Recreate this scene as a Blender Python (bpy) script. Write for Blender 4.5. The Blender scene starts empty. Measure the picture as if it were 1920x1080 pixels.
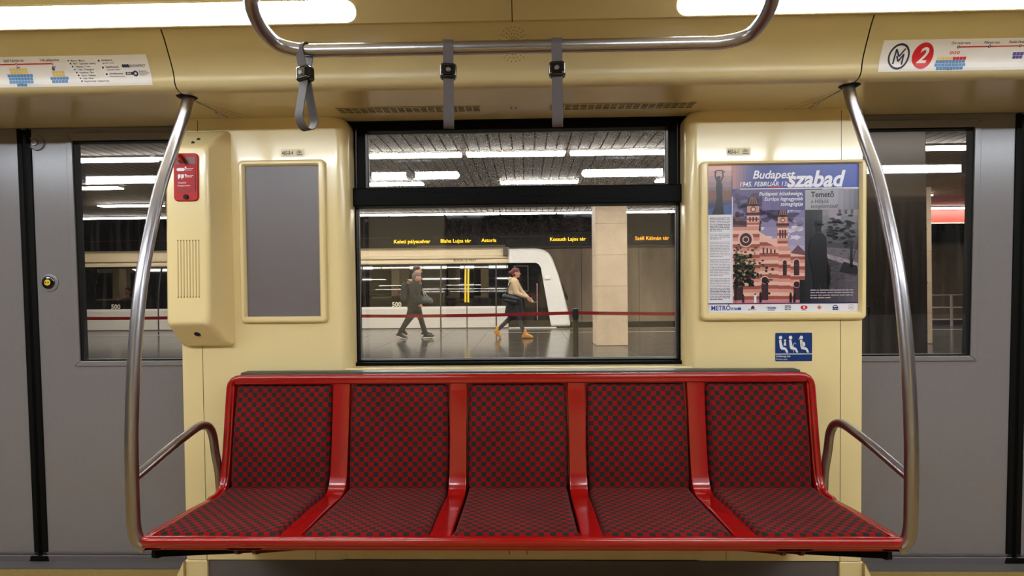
import bpy, bmesh, math, random
from mathutils import Vector, Matrix
random.seed(7)
D = bpy.data
COL = bpy.context.scene.collection
SC = bpy.context.scene
R = math.radians

# ------------------------------------------------------------------ camera, world, exposure
FPX = 1060.0
CAMX, CAMZ = 0.035, 1.20
cam_d = D.cameras.new('camera'); cam_d.sensor_width = 36.0; cam_d.lens = FPX / 1920 * 36.0
cam_d.clip_start = 0.02; cam_d.clip_end = 200
cam = D.objects.new('camera', cam_d); COL.objects.link(cam)
cam.matrix_world = (Matrix.Translation((CAMX, 0, CAMZ)) @ Matrix.Rotation(math.atan(25 / FPX), 4, 'Z')
                    @ Matrix.Rotation(R(90), 4, 'X') @ Matrix.Rotation(-0.009, 4, 'Z'))
SC.camera = cam
w = D.worlds.new('world'); SC.world = w; w.use_nodes = True
w.node_tree.nodes['Background'].inputs[0].default_value = (0.5, 0.47, 0.43, 1)
w.node_tree.nodes['Background'].inputs[1].default_value = 0.006
SC.view_settings.view_transform = 'Standard'; SC.view_settings.look = 'None'
SC.view_settings.exposure = 0.0; SC.view_settings.gamma = 1.0
SC.view_settings.use_curve_mapping = False
CAR_LAMP = 61        # emission of the car's ceiling lights
STATION_LAMP = 40.0    # emission of the station's fluorescent rows

# ------------------------------------------------------------------ materials
def lin(c):
    return tuple(((v / 255) / 12.92 if v / 255 <= 0.04045 else ((v / 255 + 0.055) / 1.055) ** 2.4) for v in c)

MATS = {}
def mat(name, rgb, rough=0.5, metal=0.0, spec=0.5, emit=None, es=1.0, coat=0.0, noise=None, bump=None, aniso=0.0):
    if name in MATS: return MATS[name]
    m = D.materials.new(name); m.use_nodes = True; MATS[name] = m
    nt = m.node_tree; b = nt.nodes['Principled BSDF']
    c = lin(rgb) + (1,)
    b.inputs['Base Color'].default_value = c
    b.inputs['Roughness'].default_value = rough
    b.inputs['Metallic'].default_value = metal
    b.inputs['Specular IOR Level'].default_value = spec
    b.inputs['Coat Weight'].default_value = coat
    b.inputs['Coat Roughness'].default_value = 0.08
    if aniso: b.inputs['Anisotropic'].default_value = aniso
    if emit is not None:
        b.inputs['Emission Color'].default_value = lin(emit) + (1,)
        b.inputs['Emission Strength'].default_value = es
    if noise:       # (scale, amount, detail, stretch)
        sc, am, det, st = noise
        tc = nt.nodes.new('ShaderNodeTexCoord'); mp = nt.nodes.new('ShaderNodeMapping')
        mp.inputs['Scale'].default_value = st
        nz = nt.nodes.new('ShaderNodeTexNoise'); nz.inputs['Scale'].default_value = sc; nz.inputs['Detail'].default_value = det
        rp = nt.nodes.new('ShaderNodeMapRange')
        rp.inputs['From Min'].default_value = 0.3; rp.inputs['From Max'].default_value = 0.7
        rp.inputs['To Min'].default_value = 1 - am; rp.inputs['To Max'].default_value = 1 + am
        mx = nt.nodes.new('ShaderNodeMix'); mx.data_type = 'RGBA'; mx.blend_type = 'MULTIPLY'
        mx.inputs[0].default_value = 1.0; mx.inputs[6].default_value = c
        nt.links.new(tc.outputs['Object'], mp.inputs['Vector']); nt.links.new(mp.outputs[0], nz.inputs['Vector'])
        nt.links.new(nz.outputs['Fac'], rp.inputs['Value']); nt.links.new(rp.outputs[0], mx.inputs[7])
        nt.links.new(mx.outputs[2], b.inputs['Base Color'])
    if bump:        # (scale, strength, distance)
        tc = nt.nodes.new('ShaderNodeTexCoord'); nz = nt.nodes.new('ShaderNodeTexNoise'); nz.inputs['Scale'].default_value = bump[0]
        bp = nt.nodes.new('ShaderNodeBump'); bp.inputs['Strength'].default_value = bump[1]; bp.inputs['Distance'].default_value = bump[2]
        nt.links.new(tc.outputs['Object'], nz.inputs['Vector']); nt.links.new(nz.outputs['Fac'], bp.inputs['Height'])
        nt.links.new(bp.outputs[0], b.inputs['Normal'])
    return m

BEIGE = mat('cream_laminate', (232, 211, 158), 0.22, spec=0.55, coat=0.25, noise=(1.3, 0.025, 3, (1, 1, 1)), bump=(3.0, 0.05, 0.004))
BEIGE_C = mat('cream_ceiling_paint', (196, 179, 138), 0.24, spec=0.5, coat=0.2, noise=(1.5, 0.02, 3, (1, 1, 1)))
GREY = mat('grey_door_laminate', (122, 117, 119), 0.24, spec=0.5, noise=(260, 0.05, 2, (1, 1, 1)))
GREY_D = mat('grey_kick_laminate', (100, 94, 95), 0.4)
BLACK = mat('black_frame_paint', (10, 10, 10), 0.5, spec=0.07)
RUBBER = mat('black_rubber', (9, 9, 9), 0.6, spec=.12)
SEAM = mat('dark_seam', (30, 26, 20), 0.8)
RED = mat('red_seat_plastic', (150, 11, 9), 0.2, spec=0.5, coat=0.3)
RED_D = mat('red_bracket_paint', (80, 10, 10), 0.4)
STEEL = mat('brushed_steel', (158, 154, 158), 0.30, metal=1.0, bump=(400, 0.02, 0.0005))
STRAP = mat('grey_strap_webbing', (76, 68, 67), 0.65)
CLASP = mat('black_clasp_plastic', (10, 10, 11), 0.12, coat=0.4)
LENS = mat('light_lens', (255, 255, 255), 0.5, emit=(236, 246, 255), es=CAR_LAMP)
FLOORM = mat('ochre_rubber_floor', (150, 124, 68), 0.45, noise=(60, 0.15, 3, (1, 1, 1)))
VENTD = mat('vent_dark', (40, 30, 16), 0.7)
WHITE = mat('white_print', (226, 222, 226), 0.35)
INK = mat('ink_black', (22, 22, 26), 0.5)
BLUE = mat('ink_blue', (24, 48, 120), 0.45)
ALARM = mat('red_alarm_plastic', (176, 14, 12), 0.4, spec=.25)
YELLOW = mat('yellow_plastic', (225, 190, 20), 0.35)

def checker_mat():
    m = D.materials.new('checked_seat_fabric'); m.use_nodes = True; nt = m.node_tree; b = nt.nodes['Principled BSDF']
    uv = nt.nodes.new('ShaderNodeUVMap'); uv.uv_map = 'UVMap'
    ck = nt.nodes.new('ShaderNodeTexChecker'); ck.inputs['Scale'].default_value = 1 / 0.0187
    nz = nt.nodes.new('ShaderNodeTexNoise'); nz.inputs['Scale'].default_value = 900; nz.inputs['Detail'].default_value = 2
    nt.links.new(uv.outputs[0], nz.inputs['Vector'])
    dz = nt.nodes.new('ShaderNodeMix'); dz.data_type = 'VECTOR'; dz.inputs[0].default_value = 0.0018
    nt.links.new(uv.outputs[0], dz.inputs[4]); nt.links.new(nz.outputs['Color'], dz.inputs[5])
    nt.links.new(dz.outputs[1], ck.inputs['Vector'])
    ck.inputs['Color1'].default_value = lin((128, 12, 16)) + (1,)
    ck.inputs['Color2'].default_value = lin((38, 39, 35)) + (1,)
    n2 = nt.nodes.new('ShaderNodeTexNoise'); n2.inputs['Scale'].default_value = 5; n2.inputs['Detail'].default_value = 4
    nt.links.new(uv.outputs[0], n2.inputs['Vector'])
    rp = nt.nodes.new('ShaderNodeMapRange'); rp.inputs['From Min'].default_value = .3; rp.inputs['From Max'].default_value = .7
    rp.inputs['To Min'].default_value = 0.78; rp.inputs['To Max'].default_value = 1.1
    nt.links.new(n2.outputs['Fac'], rp.inputs['Value'])
    mx = nt.nodes.new('ShaderNodeMix'); mx.data_type = 'RGBA'; mx.blend_type = 'MULTIPLY'; mx.inputs[0].default_value = 1
    nt.links.new(ck.outputs['Color'], mx.inputs[6]); nt.links.new(rp.outputs[0], mx.inputs[7])
    nt.links.new(mx.outputs[2], b.inputs['Base Color'])
    bp = nt.nodes.new('ShaderNodeBump'); bp.inputs['Strength'].default_value = .25; bp.inputs['Distance'].default_value = .0006
    nt.links.new(nz.outputs['Fac'], bp.inputs['Height']); nt.links.new(bp.outputs[0], b.inputs['Normal'])
    b.inputs['Roughness'].default_value = .8; b.inputs['Specular IOR Level'].default_value = .1
    b.inputs['Sheen Weight'].default_value = .08; b.inputs['Sheen Roughness'].default_value = .35
    return m
FABRIC = checker_mat()

def glass_mat(name, dirt=0.03, speck=0.0, tint=(0.93, 0.93, 0.92), refl=2.0, scale=170.0):
    """window pane: fresnel mirror + see-through, with a film of dust and grit that scatters light"""
    m = D.materials.new(name); m.use_nodes = True; nt = m.node_tree
    for n in list(nt.nodes): nt.nodes.remove(n)
    out = nt.nodes.new('ShaderNodeOutputMaterial')
    tr = nt.nodes.new('ShaderNodeBsdfTransparent'); tr.inputs[0].default_value = tint + (1,)
    gl = nt.nodes.new('ShaderNodeBsdfGlossy'); gl.inputs['Roughness'].default_value = 0.015
    fr = nt.nodes.new('ShaderNodeFresnel'); fr.inputs['IOR'].default_value = 1.5
    mu = nt.nodes.new('ShaderNodeMath'); mu.operation = 'MULTIPLY'; mu.inputs[1].default_value = refl
    nt.links.new(fr.outputs[0], mu.inputs[0])
    m1 = nt.nodes.new('ShaderNodeMixShader')
    nt.links.new(mu.outputs[0], m1.inputs[0]); nt.links.new(tr.outputs[0], m1.inputs[1]); nt.links.new(gl.outputs[0], m1.inputs[2])
    tc = nt.nodes.new('ShaderNodeTexCoord')
    # soft dust streaks
    mp = nt.nodes.new('ShaderNodeMapping'); mp.inputs['Scale'].default_value = (14, 1, 1.2)
    n1 = nt.nodes.new('ShaderNodeTexNoise'); n1.inputs['Scale'].default_value = 2.2; n1.inputs['Detail'].default_value = 6
    nt.links.new(tc.outputs['Object'], mp.inputs['Vector']); nt.links.new(mp.outputs[0], n1.inputs['Vector'])
    r1 = nt.nodes.new('ShaderNodeMapRange'); r1.inputs['From Min'].default_value = .5; r1.inputs['From Max'].default_value = .8
    r1.inputs['To Min'].default_value = dirt * .3; r1.inputs['To Max'].default_value = dirt * 2.2
    nt.links.new(n1.outputs['Fac'], r1.inputs['Value'])
    df = nt.nodes.new('ShaderNodeBsdfTranslucent'); df.inputs[0].default_value = (.75, .73, .70, 1)
    m2 = nt.nodes.new('ShaderNodeMixShader')
    nt.links.new(r1.outputs[0], m2.inputs[0]); nt.links.new(m1.outputs[0], m2.inputs[1]); nt.links.new(df.outputs[0], m2.inputs[2])
    last = m2
    if speck:
        nz = nt.nodes.new('ShaderNodeTexNoise'); nz.inputs['Scale'].default_value = scale; nz.inputs['Detail'].default_value = 3
        nt.links.new(tc.outputs['Object'], nz.inputs['Vector'])
        rr = nt.nodes.new('ShaderNodeMapRange'); rr.inputs['From Min'].default_value = .53; rr.inputs['From Max'].default_value = .62
        rr.inputs['To Min'].default_value = 0; rr.inputs['To Max'].default_value = speck
        nt.links.new(nz.outputs['Fac'], rr.inputs['Value'])
        rf = nt.nodes.new('ShaderNodeBsdfRefraction'); rf.inputs['IOR'].default_value = 1.015; rf.inputs['Roughness'].default_value = .5
        d2 = nt.nodes.new('ShaderNodeBsdfDiffuse'); d2.inputs[0].default_value = (.6, .6, .6, 1)
        a0 = nt.nodes.new('ShaderNodeMixShader'); a0.inputs[0].default_value = .35
        nt.links.new(df.outputs[0], a0.inputs[1]); nt.links.new(d2.outputs[0], a0.inputs[2])
        ad = nt.nodes.new('ShaderNodeMixShader'); ad.inputs[0].default_value = .72
        nt.links.new(rf.outputs[0], ad.inputs[1]); nt.links.new(a0.outputs[0], ad.inputs[2])
        m3 = nt.nodes.new('ShaderNodeMixShader')
        nt.links.new(rr.outputs[0], m3.inputs[0]); nt.links.new(m2.outputs[0], m3.inputs[1]); nt.links.new(ad.outputs[0], m3.inputs[2])
        last = m3
    nt.links.new(last.outputs[0], out.inputs[0])
    return m
GLASS_UP = glass_mat('gritty_upper_glass', 0.006, 0.62, scale=300)
GLASS_LOW = glass_mat('dusty_lower_glass', 0.008, 0.06, scale=200)
GLASS_DOOR = glass_mat('door_glass', 0.015, 0.02, tint=(.82, .81, .80))
GLASS_FAR = glass_mat('train_window_glass', 0.0, 0.0, tint=(.55, .54, .52), refl=1.2)

# ------------------------------------------------------------------ mesh building
class MB:
    def __init__(s): s.v = []; s.f = []; s.m = []; s.sm = []; s.uv = None
    def add(s, vs, fs, mi=0, smooth=False):
        o = len(s.v); s.v += [tuple(v) for v in vs]
        for f in fs: s.f.append([i + o for i in f]); s.m.append(mi); s.sm.append(smooth)
        return s
    def box(s, x0, x1, y0, y1, z0, z1, mi=0):
        vs = [(x, y, z) for x in (x0, x1) for y in (y0, y1) for z in (z0, z1)]
        return s.add(vs, [(0, 1, 3, 2), (4, 6, 7, 5), (0, 4, 5, 1), (2, 3, 7, 6), (0, 2, 6, 4), (1, 5, 7, 3)], mi)
    def from_bm(s, bm, mi=0, smooth=True, fn=None):
        bm.verts.ensure_lookup_table(); bm.verts.index_update()
        s.add([fn(v.co) if fn else v.co for v in bm.verts], [[v.index for v in f.verts] for f in bm.faces], mi, smooth); bm.free(); return s
    def bbox(s, x0, x1, y0, y1, z0, z1, bev=0.004, seg=3, mi=0, fn=None):
        bm = bmesh.new(); r = bmesh.ops.create_cube(bm, size=1)
        for v in bm.verts: v.co = Vector(((x0 + x1) / 2 + v.co.x * (x1 - x0), (y0 + y1) / 2 + v.co.y * (y1 - y0), (z0 + z1) / 2 + v.co.z * (z1 - z0)))
        bev = min(bev, .49 * min(x1 - x0, y1 - y0, z1 - z0))
        bmesh.ops.bevel(bm, geom=list(bm.edges), offset=bev, segments=seg, affect='EDGES', profile=.5)
        return s.from_bm(bm, mi, True, fn)
    def prism(s, pts, a0, a1, plane='xz', mi=0, bev=0, seg=3, fn=None, smooth=False):
        """2-D outline extruded along the remaining axis"""
        def P(p, a): return {'xz': (p[0], a, p[1]), 'xy': (p[0], p[1], a), 'yz': (a, p[0], p[1])}[plane]
        bm = bmesh.new(); n = len(pts)
        A = [bm.verts.new(P(p, a0)) for p in pts]; B = [bm.verts.new(P(p, a1)) for p in pts]
        bm.faces.new(A); bm.faces.new(B[::-1])
        for i in range(n): bm.faces.new([A[i], B[i], B[(i + 1) % n], A[(i + 1) % n]])
        bmesh.ops.recalc_face_normals(bm, faces=bm.faces)
        if bev:
            es = [e for e in bm.edges if (e.verts[0] in A and e.verts[1] in A)]
            bmesh.ops.bevel(bm, geom=es, offset=bev, segments=seg, affect='EDGES', profile=.5)
            smooth = True
        return s.from_bm(bm, mi, smooth, fn)
    def tube(s, pts, r, seg=14, mi=0, closed=False, caps=True, flat=1.0):
        P = [Vector(p) for p in pts]; n = len(P); rs = r if isinstance(r, (list, tuple)) else [r] * n
        vs = []; up = None
        for i, p in enumerate(P):
            if closed: t = P[(i + 1) % n] - P[i - 1]
            else: t = P[min(i + 1, n - 1)] - P[max(i - 1, 0)]
            t.normalize()
            if up is None:
                up = Vector((0, 0, 1)) if abs(t.z) < .9 else Vector((0, 1, 0))
            a = up - t * up.dot(t); a.normalize(); up = a; b = t.cross(a)
            for k in range(seg):
                an = 2 * math.pi * k / seg
                vs.append(p + a * math.cos(an) * rs[i] + b * math.sin(an) * rs[i] * flat)
        fs = []; m = n if closed else n - 1
        for i in range(m):
            for k in range(seg):
                j = (i + 1) % n
                fs.append((i * seg + k, i * seg + (k + 1) % seg, j * seg + (k + 1) % seg, j * seg + k))
        if caps and not closed:
            fs.append(tuple(range(seg))[::-1]); fs.append(tuple((n - 1) * seg + k for k in range(seg)))
        return s.add(vs, fs, mi, True)
    def lathe(s, prof, c=(0, 0, 0), axis='z', seg=24, mi=0):
        vs = []; fs = []; n = len(prof)
        for i in range(seg):
            a = 2 * math.pi * i / seg
            for r_, h in prof:
                x, y = r_ * math.cos(a), r_ * math.sin(a)
                q = {'z': (x, y, h), 'y': (x, h, y), 'x': (h, x, y)}[axis]
                vs.append((c[0] + q[0], c[1] + q[1], c[2] + q[2]))
        for i in range(seg):
            j = (i + 1) % seg
            for k in range(n - 1): fs.append((i * n + k, j * n + k, j * n + k + 1, i * n + k + 1))
        return s.add(vs, fs, mi, True)
    def ribbon(s, path, half, mi=0, fn=None):
        """flat band: path of (y,z) points, width 2*half in x, thickness .0025"""
        P = [Vector((0, a, b)) for a, b in path]; vs = []; fs = []; n = len(P)
        for i, p in enumerate(P):
            t = P[(i + 1) % n] - P[i - 1]; t.normalize(); nn = Vector((0, -t.z, t.y)) * .0014
            for sx, sn in ((-1, 1), (1, 1), (1, -1), (-1, -1)): vs.append(p + nn * sn + Vector((half * sx, 0, 0)))
        for i in range(n):
            j = (i + 1) % n
            for k in range(4): fs.append((i * 4 + k, i * 4 + (k + 1) % 4, j * 4 + (k + 1) % 4, j * 4 + k))
        if fn: vs = [fn(v) for v in vs]
        return s.add(vs, fs, mi, True)
    def build(s, name, mats, parent=None, loc=(0, 0, 0), auto=True):
        me = D.meshes.new(name); me.from_pydata([(x - loc[0], y - loc[1], z - loc[2]) for x, y, z in s.v], [], s.f)
        if not isinstance(mats, (list, tuple)): mats = [mats]
        for m in mats: me.materials.append(m)
        me.polygons.foreach_set('material_index', s.m); me.polygons.foreach_set('use_smooth', s.sm)
        if s.uv:
            uvl = me.uv_layers.new(name='UVMap')
            for lp in me.loops: uvl.data[lp.index].uv = s.uv[lp.vertex_index]
        me.validate(); me.update()
        bm = bmesh.new(); bm.from_mesh(me); bmesh.ops.recalc_face_normals(bm, faces=bm.faces)
        if auto:
            for e in bm.edges:
                if len(e.link_faces) == 2 and e.calc_face_angle(0) > R(40): e.smooth = False
        bm.to_mesh(me); bm.free()
        o = D.objects.new(name, me); COL.objects.link(o); o.location = loc
        if auto and any(s.sm):
            wn = o.modifiers.new('weighted_normals', 'WEIGHTED_NORMAL'); wn.keep_sharp = True; wn.weight = 80
        if parent is not None:
            o.parent = parent; o.location = Vector(loc) - parent_world(parent)
        return o

def parent_world(p):
    v = Vector((0, 0, 0))
    while p is not None: v += Vector(p.location); p = p.parent
    return v
def tag(o, label=None, cat=None, group=None, kind=None):
    if label: o['label'] = label
    if cat: o['category'] = cat
    if group: o['group'] = group
    if kind: o['kind'] = kind
    return o
def thing(name, loc, label=None, cat=None, group=None, kind=None):
    o = D.objects.new(name, None); COL.objects.link(o); o.location = loc; o.empty_display_size = .1
    return tag(o, label, cat, group, kind)
def copy_tree(o, parent=None):
    c = o.copy(); COL.objects.link(c); c.parent = parent
    for ch in list(o.children): copy_tree(ch, c)
    return c
def rrect(x0, x1, z0, z1, r, n=6):
    pts = []
    rr = r if isinstance(r, (list, tuple)) else [r] * 4      # bl, br, tr, tl
    for (cx, cz, a0), q in zip((((x0), (z0), 180), ((x1), (z0), 270), ((x1), (z1), 0), ((x0), (z1), 90)), rr):
        sx = 1 if cx == x0 else -1; sz = 1 if cz == z0 else -1
        if q <= 0: pts.append((cx, cz)); continue
        for k in range(n + 1):
            a = R(a0 + 90 * k / n); pts.append((cx + sx * q + q * math.cos(a), cz + sz * q + q * math.sin(a)))
    return pts
def smooth_path(pts, n=6):
    """Catmull-Rom through the points"""
    P = [Vector(p) for p in pts]; out = []
    for i in range(len(P) - 1):
        p0 = P[max(i - 1, 0)]; p1 = P[i]; p2 = P[i + 1]; p3 = P[min(i + 2, len(P) - 1)]
        for k in range(n):
            t = k / n
            out.append(.5 * ((2 * p1) + (p2 - p0) * t + (2 * p0 - 5 * p1 + 4 * p2 - p3) * t * t + (3 * p1 - p0 - 3 * p2 + p3) * t ** 3))
    out.append(P[-1]); return out
def ring(mb, o, i, y0, y1, mi=0, bev=.003, fn=None):
    """rectangular frame between outer (x0,x1,z0,z1) and inner rects, as four mitred bars"""
    ox0, ox1, oz0, oz1 = o; ix0, ix1, iz0, iz1 = i
    for q in ([(ox0, oz0), (ox1, oz0), (ix1, iz0), (ix0, iz0)], [(ox1, oz0), (ox1, oz1), (ix1, iz1), (ix1, iz0)],
              [(ox1, oz1), (ox0, oz1), (ix0, iz1), (ix1, iz1)], [(ox0, oz1), (ox0, oz0), (ix0, iz0), (ix0, iz1)]):
        mb.prism(q, y0, y1, 'xz', mi, bev=bev, seg=2, fn=fn)

# flat artwork: polygons and lettering laid on a surface in thin layers -------------------------
_fcache = {}
def text_polys(txt, size=1.0, bold=0.0, shear=0.0, align='LEFT', sx=1.0):
    key = (txt, bold, shear)
    if key not in _fcache:
        cu = D.curves.new('t', 'FONT'); cu.body = txt; cu.size = 1; cu.offset = bold; cu.shear = shear; cu.resolution_u = 3
        o = D.objects.new('t', cu); COL.objects.link(o)
        dg = bpy.context.evaluated_depsgraph_get(); ev = o.evaluated_get(dg); me = D.meshes.new_from_object(ev)
        vs = [(v.co.x, v.co.y) for v in me.vertices]; fs = [list(p.vertices) for p in me.polygons]
        D.objects.remove(o); D.curves.remove(cu); D.meshes.remove(me); _fcache[key] = (vs, fs)
    vs, fs = _fcache[key]
    if not vs: return [], [], 0
    x0 = min(v[0] for v in vs); x1 = max(v[0] for v in vs); wd = (x1 - x0) * size * sx
    off = {'LEFT': 0, 'CENTER': -wd / 2, 'RIGHT': -wd}[align]
    return [((x - x0) * size * sx + off, y * size) for x, y in vs], fs, wd
class Art:
    def __init__(s, fn): s.fn = fn; s.mb = MB(); s.mats = []; s.L = 0
    def mi(s, m):
        if m not in s.mats: s.mats.append(m)
        return s.mats.index(m)
    def poly(s, pts, m, L=1):
        n = len(pts); a = sum(pts[i][0] * pts[(i + 1) % n][1] - pts[(i + 1) % n][0] * pts[i][1] for i in range(n))
        if a < 0: pts = pts[::-1]
        s.mb.add([s.fn(u, v, L) for u, v in pts], [list(range(n))], s.mi(m))
    def rect(s, u0, v0, u1, v1, m, L=1): s.poly([(u0, v0), (u1, v0), (u1, v1), (u0, v1)], m, L)
    def grid(s, u0, v0, u1, v1, m, L=0, nu=1, nv=8):
        for i in range(nu):
            for j in range(nv):
                s.rect(u0 + (u1 - u0) * i / nu, v0 + (v1 - v0) * j / nv, u0 + (u1 - u0) * (i + 1) / nu, v0 + (v1 - v0) * (j + 1) / nv, m, L)
    def disc(s, u, v, r, m, L=1, n=20, rv=None):
        if r > .02 and rv and n == 40:
            for k in range(20):
                a, b = math.pi * (k / 20 - .5), math.pi * ((k + 1) / 20 - .5)
                s.poly([(u - r * math.cos(a), v + rv * math.sin(a)), (u + r * math.cos(a) + 1e-5, v + rv * math.sin(a)), (u + r * math.cos(b) + 1e-5, v + rv * math.sin(b)), (u - r * math.cos(b), v + rv * math.sin(b))], m, L)
            return
        s.poly([(u + r * math.cos(2 * math.pi * k / n), v + (rv or r) * math.sin(2 * math.pi * k / n)) for k in range(n)], m, L)
    def annul(s, u, v, r0, r1, m, L=1, n=32, rv=1.0):
        for k in range(n):
            a = 2 * math.pi * k / n; b = 2 * math.pi * (k + 1) / n
            s.poly([(u + r0 * math.cos(a), v + rv * r0 * math.sin(a)), (u + r1 * math.cos(a), v + rv * r1 * math.sin(a)),
                    (u + r1 * math.cos(b), v + rv * r1 * math.sin(b)), (u + r0 * math.cos(b), v + rv * r0 * math.sin(b))], m, L)
    def stroke(s, pts, wd, m, L=1):
        for (a, b), (c, d) in zip(pts, pts[1:]):
            l = math.hypot(c - a, d - b) or 1e-9; nx, ny = -(d - b) / l * wd / 2, (c - a) / l * wd / 2
            s.poly([(a + nx, b + ny), (a - nx, b - ny), (c - nx, d - ny), (c + nx, d + ny)], m, L)
    def text(s, txt, u, v, size, m, L=2, bold=0, shear=0, align='LEFT', sx=1.0):
        vs, fs, wd = text_polys(txt, size, bold, shear, align, sx)
        s.mb.add([s.fn(u + x, v + y, L) for x, y in vs], fs, s.mi(m)); return wd
    def greek(s, u0, u1, v, h, m, L=2, seed=0):
        """a line of print too small to read"""
        rd = random.Random(seed); u = u0
        while u < u1 - h:
            l = min(rd.uniform(1.5, 6) * h, u1 - u); s.rect(u, v, u + l, v + h * rd.uniform(.62, .8), m, L); u += l + h * .5
    def build(s, name, parent=None, loc=(0, 0, 0)):
        return s.mb.build(name, s.mats, parent, loc, auto=False)

# ------------------------------------------------------------------ the car: surfaces
def WY(z): return 2.315 - .022 * (z - .87)       # near face of the side wall, leaning in above the sill
def DY(z): return 2.472 - .038 * z                        # near face of the doors
CY = 1.03                                                # the car's long axis; the other side mirrors this one
PROF = [(1.80, 2.071), (1.848, 2.070), (1.866, 2.045), (1.882, 2.015), (1.898, 1.985), (1.910, 1.960), (1.917, 1.940), (1.921, 1.920), (1.928, 1.906), (1.942, 1.897), (1.965, 1.893), (2.02, 1.895)]
PROFS = [(p.x, p.y) for p in smooth_path([(a, b, 0) for a, b in PROF[1:-1]], 5)]
def cove_at(s):
    """point and outward normal at arc length s from the ceiling edge"""
    acc = 0
    for (a, b), (c, d) in zip(PROFS, PROFS[1:]):
        l = math.hypot(c - a, d - b)
        if acc + l >= s or (c, d) == PROFS[-1]:
            t = (s - acc) / l; return (a + (c - a) * t, b + (d - b) * t), ((d - b) / l, -(c - a) / l)
        acc += l
def cove_fn(L0=.0006):
    def f(u, v, L=0):
        (y, z), (ny, nz) = cove_at(-v)     # v runs downward from the ceiling edge
        k = L0 + .0003 * L
        return (u, y + ny * k, z + nz * k)
    return f
S_OF = {}
def s_at_z(z):
    acc = 0
    for (a, b), (c, d) in zip(PROFS, PROFS[1:]):
        l = math.hypot(c - a, d - b)
        if d <= z: return acc + l * (b - z) / max(b - d, 1e-9)
        acc += l
    return acc
XL = 4.6
def cove(name, mirror, lab=None):
    fnY = (lambda y: 2 * CY - y) if mirror else (lambda y: y)
    mb = MB(); pr = [PROFS[0]] + PROFS[1:] + [(2.30, 1.905), (2.42, 1.912)]
    xs = [-XL, -1.167, 1.167, XL]
    for i in range(3):
        g0 = .0022 if i else 0; g1 = .0022 if i < 2 else 0
        vs = []; n = len(pr)
        for x in (xs[i] + g0, xs[i + 1] - g1): vs += [(x, fnY(y), z) for y, z in pr]
        mb.add(vs, [(k, k + 1, n + k + 1, n + k) for k in range(n - 1)], 0, True)
        # backing, a few millimetres behind, seen dark in the joints
    vs = []; n = len(pr)
    for x in (-XL, XL): vs += [(x, fnY(y + .006), z + .006) for y, z in pr]
    mb.add(vs, [(k, k + 1, n + k + 1, n + k) for k in range(n - 1)], 1, True)
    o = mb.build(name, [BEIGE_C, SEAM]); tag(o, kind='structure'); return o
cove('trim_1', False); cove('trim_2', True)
# ceiling between the coves, with a joint at the middle of the bay
m_ = MB()
CP = [(1.850, 2.070), (1.836, 2.070), (1.775, 2.1755), (1.50, 2.177), (1.36, 2.056), (1.20, 2.055)]  # lamp slopes and unseen dropped middle shaped to keep light off the upper coves
CP = CP + [(2 * CY - y, z) for y, z in CP[::-1]]
def ceil_z(y): return 2.070 + 1.73 * (1.836 - y)
for k_, (a, b) in enumerate(((-XL, -.0015), (.0015, XL), (-XL, XL))):
    dz = .004 if k_ == 2 else 0; n_ = len(CP)
    m_.add([(x, y, z + dz) for x in (a, b) for y, z in CP], [(i, i + 1, n_ + i + 1, n_ + i) for i in range(n_ - 1)], 1 if k_ == 2 else 0)
m_.box(-XL, XL, 2 * CY - 1.85, 1.85, 2.20, 2.21, 0)
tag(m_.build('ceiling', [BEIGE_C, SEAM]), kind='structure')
# floor of the car
m_ = MB(); m_.box(-XL, XL, 2 * CY - 2.60, 2.60, -.06, 0.0); tag(m_.build('floor', FLOORM), kind='structure')

def loft(mb, secs, mi=0):
    """join closed outlines of equal length"""
    n = len(secs[0]); vs = [p for s in secs for p in s]; fs = []
    for i in range(len(secs) - 1):
        for k in range(n): fs.append((i * n + k, i * n + (k + 1) % n, (i + 1) * n + (k + 1) % n, (i + 1) * n + k))
    fs.append(tuple(range(n))[::-1]); fs.append(tuple((len(secs) - 1) * n + k for k in range(n)))
    mb.add(vs, fs, mi, True)
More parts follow.
